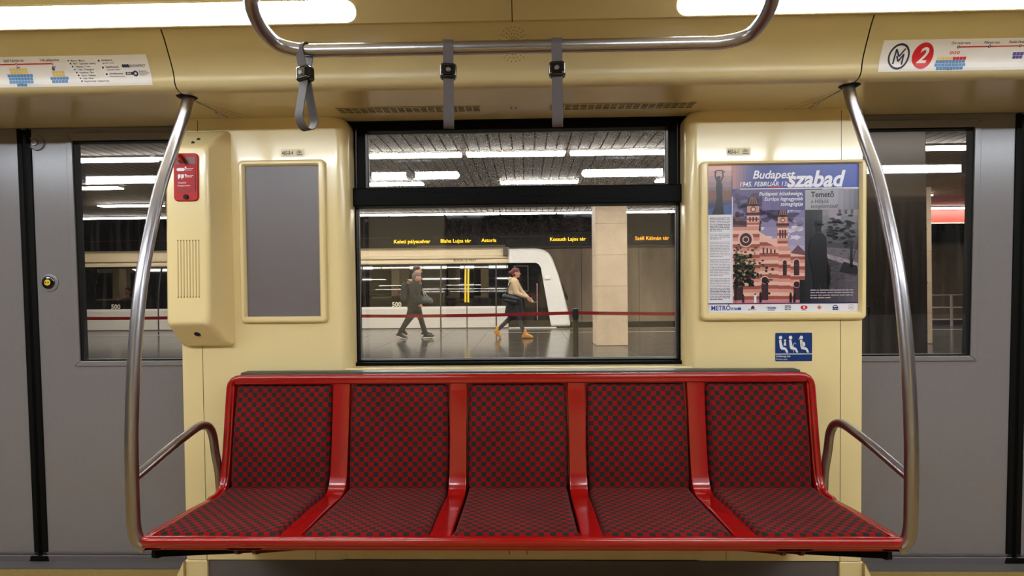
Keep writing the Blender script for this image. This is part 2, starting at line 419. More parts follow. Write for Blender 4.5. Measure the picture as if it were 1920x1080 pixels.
# side wall: lower panel, sill and two piers round the window
def lean(co): return (co[0], co[1] - .022 * (co[2] - .87), co[2])
def side_wall(name, mirror):
    fn = lean if not mirror else (lambda co: (co[0], 2 * CY - lean(co)[1], co[2]))
    mb = MB(); y = 2.315
    mb.prism(rrect(-.745, .745, .075, .874, [.0, .0, .0, .0]), y + .004, y + .12, 'xz', 0, bev=.006, seg=3, fn=fn)
    for sg in (-1, 1):
        secs = []
        for q in range(7):
            an = math.pi / 2 * q / 6; i = .050 * (1 - math.sin(an)); j = .008 * (1 - math.sin(an)); yy = y - .004 + .050 * (1 - math.sin(an + 0)) * 0 + .050 * (1 - math.sin(math.pi / 2 * q / 6)) if False else y - .004 + .050 * math.cos(an)
            secs.append((i, j, yy))
        secs = [(0, 0, y + .10)] + [(.050 * (1 - math.cos(math.pi / 2 * q / 6)), .008 * (1 - math.cos(math.pi / 2 * q / 6)), y - .004 + .050 * (1 - math.sin(math.pi / 2 * q / 6))) for q in range(7)]
        ol = []
        for i, j, yy in secs:
            o_ = rrect(.690 + i, 1.395 - j, .076 + j * .3, 1.915 - j, [.012, .012, .012, .05], 6)
            ol.append([fn((sg * a, yy, b)) for a, b in o_])
        loft(mb, ol)
        mb.prism([(sg * a, b) for a, b in ((1.30, 0), (1.395, 0), (1.395, .075), (1.30, .075))], y - .006, y + .12, 'xz', 0, bev=.006, fn=fn)
        mb.prism([(sg * 1.395, 0), (sg * 1.395, .075), (sg * 1.43, 0)], y - .02, y + .12, 'xz', 0, fn=fn)
        # joints
        for xx, z0, z1 in ((1.303, .0, .868), (1.303, .869, 1.898), (.845, .08, .868)):
            mb.box(sg * xx - .0009, sg * xx + .0009, 0, 0, 0, 0) if False else None
            vs = [fn((sg * xx + dx, y - .0045, z)) for dx in (-.001, .001) for z in (z0, z1)]
            mb.add(vs, [(0, 1, 3, 2)], 1)
    for xx in (-.040, .032):
        vs = [fn((xx + dx, y - .0006, z)) for dx in (-.0012, .0012) for z in (.10, .14)]; mb.add(vs, [(0, 1, 3, 2)], 1)
    mb.prism([(-1.30, 0), (1.30, 0), (1.30, .072), (-1.30, .072)], y + .004, y + .03, 'xz', 2, fn=fn)
    return tag(mb.build(name, [BEIGE, SEAM, GREY_D]), kind='structure')
side_wall('wall_back', False)

# middle window ------------------------------------------------------------
win = thing('window_1', (0, 2.40, .87), kind='structure')
def wl(co): return (co[0], co[1] - .022 * (co[2] - .87), co[2])
mb = MB(); ring(mb, (-.78, .78, .872, 1.915), (-.705, .705, .888, 1.903), 2.392, 2.47, fn=wl)
ring(mb, (-.707, .707, .886, 1.905), (-.684, .682, .896, 1.890), 2.412, 2.47, fn=wl)
mb.build('frame', BLACK, win, (0, 2.40, .87))
mb = MB(); mb.prism(rrect(-.690, .690, 1.550, 1.628, .004, 3), 2.385, 2.47, 'xz', 0, bev=.006, fn=wl); mb.build('mullion', BLACK, win, (0, 2.40, .87))
mb = MB(); ring(mb, (-.676, .676, 1.610, 1.902), (-.637, .637, 1.630, 1.868), 2.398, 2.46, bev=.006, fn=wl)
sash = mb.build('upper_sash', BLACK, win, (0, 2.40, .87))
mb = MB(); mb.bbox(-.03, .03, 2.375, 2.385, 1.876, 1.889, .003); mb.bbox(-.09, -.02, 2.370, 2.376, 1.880, 1.887, .002)
mb.build('latch', BLACK, sash, (0, 2.40, .87))
mb = MB(); mb.add([(x, 2.430 - .006 * (z - 1.75), z) for x, z in ((-.637, 1.630), (.637, 1.630), (.637, 1.868), (-.637, 1.868))], [(0, 1, 2, 3)])
mb.build('upper_pane', GLASS_UP, win, (0, 2.40, .87))['label'] = 'upper pane speckled with grit'
mb = MB(); mb.add([(x, 2.450 - .006 * (z - 1.2), z) for x, z in ((-.683, .896), (.681, .896), (.681, 1.552), (-.683, 1.552))], [(0, 1, 2, 3)])
mb.build('lower_pane', GLASS_LOW, win, (0, 2.40, .87))
# thin bright pane edges
mb = MB(); E_ = .0022
for x0, x1, z0, z1 in ((-.637, .637, 1.630, 1.868), (-.683, .681, .897, 1.549)):
    ring(mb, (x0, x1, z0, z1), (x0 + E_, x1 - E_, z0 + E_, z1 - E_), 2.446, 2.449, bev=0, fn=wl)
mb.build('pane_edge', mat('pane_edge_grey', (150, 150, 150), .3), win, (0, 2.40, .87))

# doors ---------------------------------------------------------------------
def dl(y0): return lambda co: (co[0], DY(co[2]) + (co[1] - y0), co[2])
def door_leaf(name, x0, x1, g0, g1, seal_side, button, mirror=False):
    t = thing(name, ((x0 + x1) / 2, DY(0), 0), kind='structure'); lo = tuple(t.location)
    f = dl(0); gz0, gz1 = .898, 1.852
    mb = MB()
    ring(mb, (x0, x1, .03, 1.91), (g0 - .002, g1 + .002, gz0 - .002, gz1 + .002), 0, .034, fn=f, bev=.0)
    mb.build('leaf', GREY, t, lo)
    mb = MB(); ring(mb, (g0 - .028, g1 + .028, gz0 - .024, gz1 + .034), (g0 - .001, g1 + .001, gz0 - .001, gz1 + .001), -.008, .01, bev=.004, fn=f)
    mb.build('window_bezel', GREY, t, lo)
    mb = MB(); ring(mb, (g0 - .001, g1 + .001, gz0 - .001, gz1 + .001), (g0 + .005, g1 - .005, gz0 + .005, gz1 - .005), -.003, .034, bev=.001, fn=f)
    mb.build('gasket', RUBBER, t, lo)
    mb = MB(); mb.add([(x, DY(1.375) + .017 - .006 * (z - 1.375), z) for x, z in ((g0, gz0), (g1, gz0), (g1, gz1), (g0, gz1))], [(0, 1, 2, 3)])
    mb.build('pane', GLASS_DOOR, t, lo)
    mb = MB(); mb.prism([(x0, .0), (x1, .0), (x1, .032), (x0, .032)], -.012, .03, 'xz', 0, bev=.004, fn=f); mb.prism([(x0, .036), (x1, .036), (x1, .044), (x0, .044)], -.006, .03, 'xz', 0, fn=f)
    mb.build('kick_rail', GREY_D, t, lo)
    if seal_side:
        xs = x0 if seal_side < 0 else x1
        a, b = (xs - .004, xs + .020) if seal_side < 0 else (xs - .020, xs + .004)
        mb = MB(); mb.prism([(a, .0), (b, .0), (b, 1.91), (a, 1.91)], -.006, .04, 'xz', 0, bev=.004, fn=f)
        mb.prism([(a - .012, .008), (b + .012, .008), (b + .006, .03), (a - .006, .03)], -.016, 0, 'xz', 0, fn=f)
        mb.build('rubber_seal', RUBBER, t, lo)
    if button:
        bx, bz = button; yy = DY(bz)
        mb = MB(); mb.lathe([(0, -.006), (.034, -.006), (.040, -.003), (.041, .0)], (bx, yy, bz), 'y', 32); bt = mb.build('button_plate', GREY, t, lo)
        mb = MB(); mb.lathe([(0, -.012), (.024, -.012), (.028, -.009), (.028, -.004)], (bx, yy, bz), 'y', 28); mb.build('button_rim', CLASP, bt, lo)
        mb = MB(); mb.lathe([(0, -.014), (.0125, -.014), (.014, -.011)], (bx, yy, bz), 'y', 24)
        mb.build('button', YELLOW, bt, lo)
        ar = Art(lambda u, v, L: (bx + u, yy - .0146, bz + v))
        for sg in (-1, 1): ar.poly([(sg * .009, 0), (sg * .003, .005), (sg * .003, -.005)], INK)
        ar.build('arrow_mark', bt, lo)
        lx, lz = bx - .037, bz + .605; ly = DY(lz)
        mb = MB(); mb.lathe([(0, -.003), (.030, -.003), (.033, -.006), (.034, 0)], (lx + .008, ly, lz), 'y', 28)
        mb.build('lock_plate', GREY, t, lo)
        mb = MB(); mb.lathe([(.0, -.006), (.004, -.006), (.006, -.009), (.012, -.009), (.014, -.003)], (lx, ly, lz), 'y', 20)
        mb.build('lock', STEEL, t, lo)
    return t
door_leaf('door_1', -3.00, -2.142, -2.80, -2.36, 1, None)
door_leaf('door_2', -2.120, -1.27, -1.916, -1.40, -1, (-2.045, 1.242))
door_leaf('door_3', 1.27, 2.100, 1.40, 1.910, 1, None)
door_leaf('door_4', 2.122, 3.00, 2.36, 2.80, -1, None)
# stickers and sills of the doorways
mb = MB()
for sg in (-1, 1): mb.box(min(sg * 1.37, sg * 3.05), max(sg * 1.37, sg * 3.05), 2.40, 2.62, -.02, .006)
tag(mb.build('trim_3', mat('door_sill_grey', (92, 88, 88), .5)), kind='structure')
mb = MB()
for sg in (-1, 1): mb.box(min(sg * 1.37, sg * 3.05), max(sg * 1.37, sg * 3.05), 2.394, 2.52, 1.905, 1.99)
tag(mb.build('trim_4', GREY_D), kind='structure')
# walls beyond the doors and car ends
mb = MB()
for sg in (-1, 1): mb.box(min(sg * 3.0, sg * XL), max(sg * 3.0, sg * XL), 2.32, 2.46, 0, 1.93)
tag(mb.build('trim_5', BEIGE), kind='structure')
mb = MB(); mb.box(-XL - .05, -XL, -.6, 2.62, 0, 2.1); tag(mb.build('wall_left', GREY_D), kind='structure')
mb = MB(); mb.box(XL, XL + .05, -.6, 2.62, 0, 2.1); tag(mb.build('wall_right', GREY_D), kind='structure')
# the other side of the car, behind the camera
DKGLASS = mat('dark_glass_pane', (9, 9, 10), .06)
mb = MB(); yb = 2 * CY - 2.315
for sg in (-1, 1):
    mb.box(min(sg * .70, sg * 1.395), max(sg * .70, sg * 1.395), yb - .1, yb, 0, 1.93)
    mb.box(min(sg * 1.395, sg * 3.0), max(sg * 1.395, sg * 3.0), yb - .2, yb - .12, 0, .9, 1)
    mb.box(min(sg * 1.395, sg * 3.0), max(sg * 1.395, sg * 3.0), yb - .2, yb - .12, 1.85, 2.0, 1)
    for a, b in ((1.395, 1.42), (1.90, 2.34), (2.80, 3.0)): mb.box(min(sg * a, sg * b), max(sg * a, sg * b), yb - .2, yb - .12, .9, 1.85, 1)
    mb.box(min(sg * 1.395, sg * 3.0), max(sg * 1.395, sg * 3.0), yb - .22, yb - .20, .9, 1.85, 2)
    mb.box(min(sg * 3.0, sg * XL), max(sg * 3.0, sg * XL), yb - .1, yb, 0, .9, 1); mb.box(min(sg * 3.0, sg * XL), max(sg * 3.0, sg * XL), yb - .1, yb, .9, 1.93, 2)
mb.box(-.70, .70, yb - .1, yb, 0, .87); mb.box(-.70, .70, yb - .12, yb - .08, .87, 1.93, 2)
tag(mb.build('wall_front', [BEIGE, GREY, DKGLASS]), kind='structure')

# ceiling lights --------------------------------------------------------------
def ceiling_light(x0, x1, yc, hw, label):
    t = thing('ceiling_light', ((x0 + x1) / 2, yc, 2.07), label, 'light', 'light strips along the car ceiling'); lo = tuple(t.location)
    def stadium(a, b, r, y):
        pts = []
        for cx, s0 in ((b - 2.1 * r, -90), (a + 2.1 * r, 90)):
            for k in range(13): an = R(s0 + 15 * k); pts.append((cx + 2.1 * r * math.cos(an), y + r * math.sin(an)))
        return pts
    tilt = lambda co: (co[0], co[1], ceil_z(co[1] if yc > CY else 2 * CY - co[1]) + co[2])
    mb = MB(); mb.prism(stadium(x0 - .006, x1 + .006, hw + .003, yc), -.0012, .004, 'xy', 0, fn=tilt)
    mb.build('trim_ring', BEIGE_C, t, lo)
    mb = MB(); mb.prism(stadium(x0, x1, hw, yc), -.0024, .002, 'xy', 0, fn=tilt); mb.build('lens', LENS, t, lo)
LY = 1.8170
ceiling_light(-4.3, -.506, LY, .0158, 'long glowing white ceiling light with a rounded end, left of the centre joint')
ceiling_light(.528, 4.3, LY, .0158, 'long glowing white ceiling light with a rounded end, right of the centre joint')
ceiling_light(-4.3, -.495, 2 * CY - LY, .0158, 'left ceiling light behind the viewer, seen as a pinkish reflection in the upper window pane')
ceiling_light(.500, 4.3, 2 * CY - LY, .0158, 'right ceiling light behind the viewer, seen as a pinkish reflection in the upper window pane')

# soffit details ----------------------------------------------------------------
def soffit_z(y): return 1.893 + (1.905 - 1.893) * (y - 1.965) / (2.30 - 1.965)
def vent(x0, x1, label):
    t = thing('air_vent', ((x0 + x1) / 2, 2.195, soffit_z(2.195)), label, 'vent', 'vent slots under the cove'); lo = tuple(t.location)
    mb = MB(); ya, yb_ = 2.165, 2.225
    mb.box(x0, x1, ya, yb_, soffit_z(2.195) - .003, soffit_z(2.195) + .001); mb.build('slot_plate', VENTD, t, lo)
    mb = MB(); n = 19; st = (x1 - x0) / n
    for k in range(n + 1): mb.box(x0 + k * st - .0022, x0 + k * st + .0022, ya, yb_, soffit_z(2.195) - .005, soffit_z(2.195) - .002)
    for j in range(5): yy = ya + (yb_ - ya) * j / 4; mb.box(x0, x1, yy - .0011, yy + .0011, soffit_z(2.195) - .0045, soffit_z(2.195) - .002)
    mb.build('grille', BEIGE_C, t, lo)
vent(-.690, -.134, 'long slotted air vent in the cream soffit above the left half of the window')
vent(.134, .690, 'long slotted air vent in the cream soffit above the right half of the window')
for x, lb in ((-1.167, 'small round steel lock in the soffit beside the left grab pole'), (-.004, 'small round steel lock in the soffit between the two air vents'),
              (1.160, 'small round steel lock in the soffit beside the right grab pole')):
    mb = MB(); mb.lathe([(0, -.003), (.004, -.003), (.005, -.006), (.010, -.006), (.013, .001)], (x, 2.20, soffit_z(2.2)), 'z', 20)
    tag(mb.build('soffit_lock', STEEL, None, (x, 2.20, soffit_z(2.2))), lb, 'lock', 'locks of the soffit flaps')
# soffit flap joints beside the poles
mb = MB()
for sg in (-1, 1):
    for xa, xb in ((1.185, 1.075), (1.195, 1.115)):
        za = soffit_z(1.99) - .0006; zb = soffit_z(2.28) - .0006
        mb.add([(sg * xa - .0012, 1.99, za), (sg * xa + .0012, 1.99, za), (sg * xb + .0012, 2.28, zb), (sg * xb - .0012, 2.28, zb)], [(0, 1, 2, 3)])
tag(mb.build('trim_6', SEAM), kind='structure')
# loudspeaker holes
ar = Art(cove_fn(.0006)); sc_ = s_at_z(2.012)
for rr_, n in ((.006, 5), (.0125, 16), (.018, 16), (.026, 18), (.034, 20), (.043, 22)):
    for k in range(n): a = 2 * math.pi * k / n; ar.disc(.003 + rr_ * 1.15 * math.cos(a), -sc_ + rr_ * 1.25 * math.sin(a), .0016, SEAM, 0, 8)
tag(ar.build('speaker_grille', None, (.003, 1.88, 2.01)), 'round pattern of small speaker holes in the cream cove behind the rail', 'speaker')

# line maps on the cove ----------------------------------------------------------
sT, sB = s_at_z(2.004), s_at_z(1.913)
NAVY = mat('map_navy', (38, 40, 70), .4); MRED = mat('map_red', (196, 28, 38), .35); MBLUE = mat('map_blue', (74, 126, 184), .4)
MYEL = mat('map_yellow', (214, 186, 110), .4); DARKTX = mat('map_text', (60, 52, 56), .5); VIOL = mat('map_violet', (90, 80, 150), .4)
def map_strip(name, x0, x1):
    ar = Art(cove_fn(.0007)); n = 12
    ar.grid(x0, -sB, x1, -sT, WHITE, 0, max(1, int((x1 - x0) / .08)), n); return ar
def block(ar, u, v, wdt, rows, seed):
    """stack of small coloured transfer boxes; rows = (half width, colour)"""
    rd = random.Random(seed)
    for k, (hw, m, h) in enumerate(rows):
        vv = v - sum(r_[2] for r_ in rows[:k])
        nb = max(1, int(hw * 2 / .0105))
        for q in range(nb): ar.rect(u - hw + q * 2 * hw / nb, vv - h * .9, u - hw + (q + .93) * 2 * hw / nb, vv, m, 1)
ar = map_strip('m', -3.6, -1.245); H = sB - sT; T = -sT
ar.rect(-3.5, T - .265 * H, -1.578, T - .225 * H, MRED, 1)
for x, nm in ((-1.578, 'Déli pályaudvar'), (-1.703, 'Széll Kálmán tér'), (-1.835, 'Batthyány tér'), (-1.97, 'Kossuth Lajos tér'), (-2.11, 'Deák Ferenc tér'), (-2.25, 'Astoria'), (-2.39, 'Blaha Lujza tér'), (-2.53, 'Keleti pályaudvar')):
    ar.disc(x, T - .245 * H, .0042, MRED, 2, 14); ar.disc(x, T - .245 * H, .002, WHITE, 3, 10)
    ar.text(nm, x - .004, T - .165 * H, .0118, DARKTX, 2, .012, .1, 'CENTER', .92)
    ar.text('M4', x - .003, T - .385 * H, .010, VIOL, 2, .01)
hY = .0095
for x, hw in ((-1.703, .045), (-1.97, .04), (-2.25, .04), (-1.835, .028), (-2.11, .04)):
    block(ar, x, T - .38 * H, 0, [(hw * .7, MYEL, hY), (hw * .7, MYEL, hY), (hw, MBLUE, hY * 1.1), (hw * .95, MBLUE, hY * 1.1), (hw * .95, MBLUE, hY * 1.1), (hw * .4, MBLUE, hY)], 1)
    ar.text('HÉV', x, T - .93 * H, .0075, DARKTX, 2, 0, 0, 'CENTER')
block(ar, -1.567, T - .49 * H, 0, [(.022, MYEL, hY), (.022, MYEL, hY), (.032, MBLUE, hY * 1.1), (.028, MBLUE, hY * 1.1)], 2)
ar.disc(-1.580, T - .42 * H, .006, VIOL, 2, 6)
rows = ['Metró / Metro', 'HÉV / Suburban railway', 'Villamos / Tram', 'Troli / Trolleybus', 'Autóbusz / Bus', 'Vasút / Railway', 'Hajó / Boat', 'Reptéri busz / Airport bus']
for k, s_ in enumerate(rows):
    vv = T - (.19 + .097 * k) * H; ar.disc(-1.518 + .004 * k * 1.0, vv + .003, .003, DARKTX if k % 3 else MBLUE, 2, 8); ar.text(s_, -1.509 + .004 * k, vv, .0082, DARKTX, 2, .008)
for k, (a, b) in enumerate((('Kerékpárral', 'igénybe vehető'), ('Ügyfélközpont', 'Customer centre'), ('Akadálymentes', 'Wheelchair access'))):
    vv = T - (.19 + .22 * k) * H; ar.disc(-1.413 + .007 * k, vv + .001, .0035, DARKTX, 2, 8); ar.text(a, -1.403 + .007 * k, vv, .0078, DARKTX, 2, .012); ar.text(b, -1.403 + .007 * k, vv - .0085, .0068, DARKTX, 2)
ar.text('BUDAPEST', -1.312, T - .40 * H, .0118, NAVY, 2, .004)
for dx in (-.008, 0, .008): ar.disc(-1.326 + dx, T - .36 * H, .005, NAVY, 2, 8, .006)
ar.rect(-1.332, T - .66 * H, -1.305, T - .56 * H, NAVY, 2); ar.annul(-1.298, T - .615 * H, .004, .0095, NAVY, 2, 20); ar.text('BKK', -1.328, T - .64 * H, .0085, WHITE, 3, .02)
for k in range(3): ar.text(('Budapesti', 'Közlekedési', 'Központ')[k], -1.284, T - (.56 + .06 * k) * H, .0072, DARKTX, 2)
tag(ar.build('line_map', None, (-1.6, 1.9, 1.96)), 'white metro line map strip on the cove above the left doors, ending in its legend', 'line map')
ar = map_strip('m', 1.222, 3.6)
ar.annul(1.283, T - .52 * H, .0290, .0350, NAVY, 1, 40, 1.18)
for pth in ([(-.0155, -.76), (-.0125, -.28), (.0005, -.52), (.0165, -.27)], [(-.0065, -.50), (.0005, -.68), (.0150, -.44), (.0130, -.78)]):   # the doubled M
    ar.stroke([(1.283 + p_, T + q_ * H) for p_, q_ in pth], .0050, NAVY, 2)
ar.disc(1.361, T - .51 * H, .0345, MRED, 1, 40, .041)
ar.text('2', 1.361, T - .73 * H, .068, WHITE, 2, .02, .22, 'CENTER', .95)
ar.rect(1.470, T - .272 * H, 3.5, T - .235 * H, MRED, 1)
for x, nm in ((1.470, 'Örs vezér tere'), (1.570, 'Pillangó utca'), (1.670, 'Puskás Ferenc Stadion'), (1.80, 'Keleti pályaudvar'), (1.93, 'Blaha Lujza tér'), (2.06, 'Astoria')):
    ar.disc(x, T - .253 * H, .0045, NAVY, 2, 14); ar.disc(x, T - .253 * H, .002, WHITE, 3, 10)
    ar.text(nm, x + .004, T - .165 * H, .0112, DARKTX, 2, .012, .1, 'CENTER', .9)
for k in range(3): ar.annul(1.452 + .0115 * k, T - .43 * H, .0025, .0047, MRED, 2, 12)
hY = .0105
block(ar, 1.436, T - .56 * H, 0, [(.026, MYEL, hY)], 1); block(ar, 1.484, T - .56 * H, 0, [(.022, MRED, hY)], 1)
block(ar, 1.456, T - .66 * H, 0, [(.048, MBLUE, hY), (.051, MBLUE, hY), (.044, MBLUE, hY)], 1); ar.text('H8 H9', 1.456, T - .99 * H, .0075, DARKTX, 2, 0, 0, 'CENTER')
block(ar, 1.672, T - .45 * H, 0, [(.018, VIOL, hY), (.016, VIOL, hY)], 1)
tag(ar.build('line_map', None, (1.6, 1.9, 1.96)), 'white line map strip on the cove with circled M and red 2 badge', 'line map')

# ------------------------------------------------------------------ bench
SP = [(1.702, .446), (1.74, .446), (1.82, .442), (1.935, .437), (2.02, .430), (2.075, .425), (2.108, .427), (2.135, .441), (2.152, .468), (2.163, .50), (2.178, .594), (2.192, .70), (2.205, .80), (2.208, .846)]
SPS = [(p.x, p.y) for p in smooth_path([(a, b, 0) for a, b in SP], 4)]
bench = thing('bench_seat', (0, 2.25, .16), 'red five-place bench with dark checked fabric pads, set under the middle window', 'bench')
BL = (0, 2.25, .16)
mb = MB()
# rim: one closed tube round the whole bench
HB = 1.134
left = [Vector((-HB, a, b - (.008 if a < 2.06 else 0))) for a, b in SPS]
top = [Vector((-HB, 2.208, .815)), Vector((-HB + .003, 2.2085, .828)), Vector((-HB + .012, 2.209, .842)), Vector((-HB + .026, 2.209, .8495)), Vector((-HB + .045, 2.209, .852))]
rim = [p for p in left if p.z < .80] + top
rim = [Vector((-HB + .03, 1.688, .443)), Vector((-HB + .010, 1.689, .443)), Vector((-HB, 1.700, .441))] + rim[2:]
rimR = [Vector((-p.x, p.y, p.z)) for p in rim][::-1]
path = rim + [Vector((x, 2.209, .852)) for x in (-.6, -.2, .2, .6)] + rimR + [Vector((x, 1.688, .443)) for x in (.6, .2, -.2, -.6)]
mb.tube(path, .0145, 14, 0, closed=True)
# front nose and its underside
mb.prism([(1.684, .452), (1.678, .440), (1.682, .424), (1.700, .420), (1.76, .424), (1.76, .440)], -HB + .004, HB - .004, 'yz', 0, bev=0)
# shell under the pads
off = .010
sh = []
for i, (a, b) in enumerate(SPS):
    p, q = SPS[max(i - 1, 0)], SPS[min(i + 1, len(SPS) - 1)]; l = math.hypot(q[0] - p[0], q[1] - p[1]); nx, nz = -(q[1] - p[1]) / l, (q[0] - p[0]) / l
    sh.append(((a, b), (nx, nz)))
def sweep(xa, xb, lift0, lift1, mi=0, edge=.006):
    """strip following the profile; rounded across"""
    cs = [(xa, lift0), (xa + edge * .3, lift1 - edge * .3), (xa + edge, lift1), (xb - edge, lift1), (xb - edge * .3, lift1 - edge * .3), (xb, lift0)]
    vs = []; fs = []; n = len(cs)
    for (a, b), (nx, nz) in sh:
        for x, l in cs: vs.append((x, a + nx * l, b + nz * l))
    for i in range(len(sh) - 1):
        for k in range(n - 1): fs.append((i * n + k, i * n + k + 1, (i + 1) * n + k + 1, (i + 1) * n + k))
    mb.add(vs, fs, mi, True)
SH2 = [(1.71, .425), (1.9, .412), (2.08, .402), (2.165, .404), (2.182, .43), (2.192, .55), (2.206, .70), (2.219, .80), (2.222, .845)]
mb.add([(x, a, b) for x in (-HB, HB) for a, b in SH2], [(i, i + 1, len(SH2) + i + 1, len(SH2) + i) for i in range(len(SH2) - 1)], 0, True)
PITCH = .4595; PW = .197; XS = [PITCH * (k - 2) for k in range(5)]
for k in range(4):
    xm = (XS[k] + XS[k + 1]) / 2; sweep(xm - .034, xm + .034, -.026, .006)
for sg in (-1, 1): sweep(min(sg * (HB - .020), sg * HB), max(sg * (HB - .020), sg * HB), -.014, .006)
# top band above the pads, front band before them
mb.bbox(-HB + .02, HB - .02, 2.196, 2.216, .829, .853, .006)
# back skin
mb.prism([(2.170, .40), (2.236, .84), (2.226, .86), (2.224, .84), (2.186, .42), (2.12, .40), (1.70, .418), (1.70, .410), (2.14, .385)], -HB + .01, HB - .01, 'yz', 0)
# moulding joints
mb.build('shell', RED, bench, BL)
def pad(prof, u0, name, x, label=None, w0=PW, w1=PW, edges=.018, h=.012, ref=None):
    pts = [(p.x, p.y) for p in smooth_path([(a, b, 0) for a, b in prof], 6)]
    acc = [0]
    for (a, b), (c, d) in zip(pts, pts[1:]): acc.append(acc[-1] + math.hypot(c - a, d - b))
    Lt = acc[-1]; N = 26; M = len(pts); m = MB(); m.uv = []
    rc = .022
    vs = []; fs = []
    for i, (a, b) in enumerate(pts):
        p, q = pts[max(i - 1, 0)], pts[min(i + 1, M - 1)]; l = math.hypot(q[0] - p[0], q[1] - p[1]); nx, nz = -(q[1] - p[1]) / l, (q[0] - p[0]) / l
        hw = w0 + (w1 - w0) * acc[i] / Lt
        for j in range(N + 1):
            t = -math.cos(math.pi * j / N) * .35 + (2 * j / N - 1) * .65
            xx = hw * t
            dx = hw - abs(xx); ds0 = acc[i]; ds1 = Lt - acc[i]
            dsm = min(ds0 + (.05 if 's0' in (ref or '') else 0), ds1 + (.05 if 's1' in (ref or '') else 0))
            if dx < rc and dsm < rc: dd = rc - math.hypot(rc - dx, rc - dsm)
            else: dd = min(dx, dsm)
            e = max(0, min(1, dd / edges)); e = 1 - (1 - e) ** 2
            dish = .0035 * (1 - (xx / hw) ** 2)
            hh = -.030 + (h + .026) * e - dish * e
            if dd < 0: hh = -.032
            vs.append((x + xx, a + nx * hh, b + nz * hh)); m.uv.append((x + xx + 5 + .0094, u0 + acc[i] + 5))
    for i in range(M - 1):
        for j in range(N): k = i * (N + 1) + j; fs.append((k, k + 1, k + N + 2, k + N + 1))
    m.add(vs, fs, 0, True)
    o = m.build(name, FABRIC, bench, BL, auto=False)
    if label: o['label'] = label
    return o
SEATP = [(1.707, .449), (1.76, .449), (1.85, .444), (1.96, .438), (2.06, .434), (2.128, .434), (2.150, .436)]
BACKP = [(2.150, .426), (2.152, .47), (2.157, .54), (2.166, .62), (2.180, .70), (2.199, .78), (2.210, .832)]
for k, x in enumerate(XS):
    sh_x = {0: -.005, 4: .005}.get(k, 0); pad(SEATP, 0, 'seat_pad', x + sh_x, None, PW + .001 + abs(sh_x), PW - .002 + abs(sh_x), ref='s1')
    pad(BACKP, .45, 'back_pad', x, None, PW - .003, PW - .003, ref='s0')
# dark beam behind the back, brackets underneath
mb = MB(); mb.bbox(-HB + .03, HB - .03, 2.225, 2.285, .835, .872, .006); mb.build('back_beam', mat('dark_grey_beam', (52, 48, 46), .45), bench, BL)
for x, m, b_ in ((-1.110, RUBBER, 1), (1.110, RUBBER, 1), (-.855, RED_D, 0), (-.800, RED_D, 0), (.800, RED_D, 0), (.855, RED_D, 0)):
    mb = MB()
    pr = [(1.705, .422), (1.702, .386), (1.712, .378), (1.735, .372), (2.30, .12), (2.312, .12), (2.312, .42)] if b_ else [(1.705, .422), (1.702, .400), (1.712, .391), (1.735, .384), (2.30, .14), (2.312, .14), (2.312, .42)]
    mb.prism(pr, x - .006, x + .006, 'yz', 0, bev=.001); br = mb.build('bracket', m, bench, BL)
    mb = MB(); mb.bbox(x - .028, x + .028, 1.70, 1.80, .408, .421, .003)
    mb.lathe([(0, .402), (.004, .402), (.005, .4075)], (x, 1.715, 0), 'z', 12, 0); mb.build('bolt_plate', m, br, BL)

# ------------------------------------------------------------------ grab poles
PL = [(1.997, 1.895), (1.966, 1.812), (1.901, 1.680), (1.845, 1.541), (1.797, 1.398), (1.758, 1.263), (1.732, 1.129), (1.711, .955), (1.702, .819), (1.699, .706), (1.701, .607), (1.704, .523)]
AR = [(1.700, .625), (1.79, .647), (1.87, .667), (1.97, .688), (2.045, .700), (2.085, .697), (2.120, .679), (2.145, .640), (2.160, .575), (2.172, .49), (2.180, .40)]
def grab_pole(sg, label):
    t = thing('grab_pole', (sg * 1.17, 1.70, .40), label, 'grab pole', 'steel poles at the bench ends'); lo = tuple(t.location)
    pts = [Vector((sg * (1.165 if i < 3 else 1.172), a, b)) for i, (a, b) in enumerate(PL)]
    pts += [Vector((sg * 1.170, 1.706, .47)), Vector((sg * 1.160, 1.71, .432)), Vector((sg * 1.135, 1.712, .412))]
    mb = MB(); mb.tube([tuple(p) for p in smooth_path(pts, 6)], .0190, 24); mb.build('pole', STEEL, t, lo)
    mb = MB(); mb.tube([tuple(p) for p in smooth_path([Vector((sg * 1.170, a, b)) if i < 9 else Vector((sg * 1.163, a, b)) for i, (a, b) in enumerate(AR)], 5)], .0155, 20)
    mb.build('armrest', STEEL, t, lo)
    mb = MB(); mb.lathe([(0, 1.8905), (.030, 1.8905), (.036, 1.895), (.036, 1.898)], (sg * 1.170, 1.995, 0), 'z', 28); mb.build('collar', RUBBER, t, lo)
grab_pole(-1, 'curved steel grab pole with armrest at the bench end nearest the emergency box')
grab_pole(1, 'curved steel grab pole with armrest at the bench end nearest the framed poster')

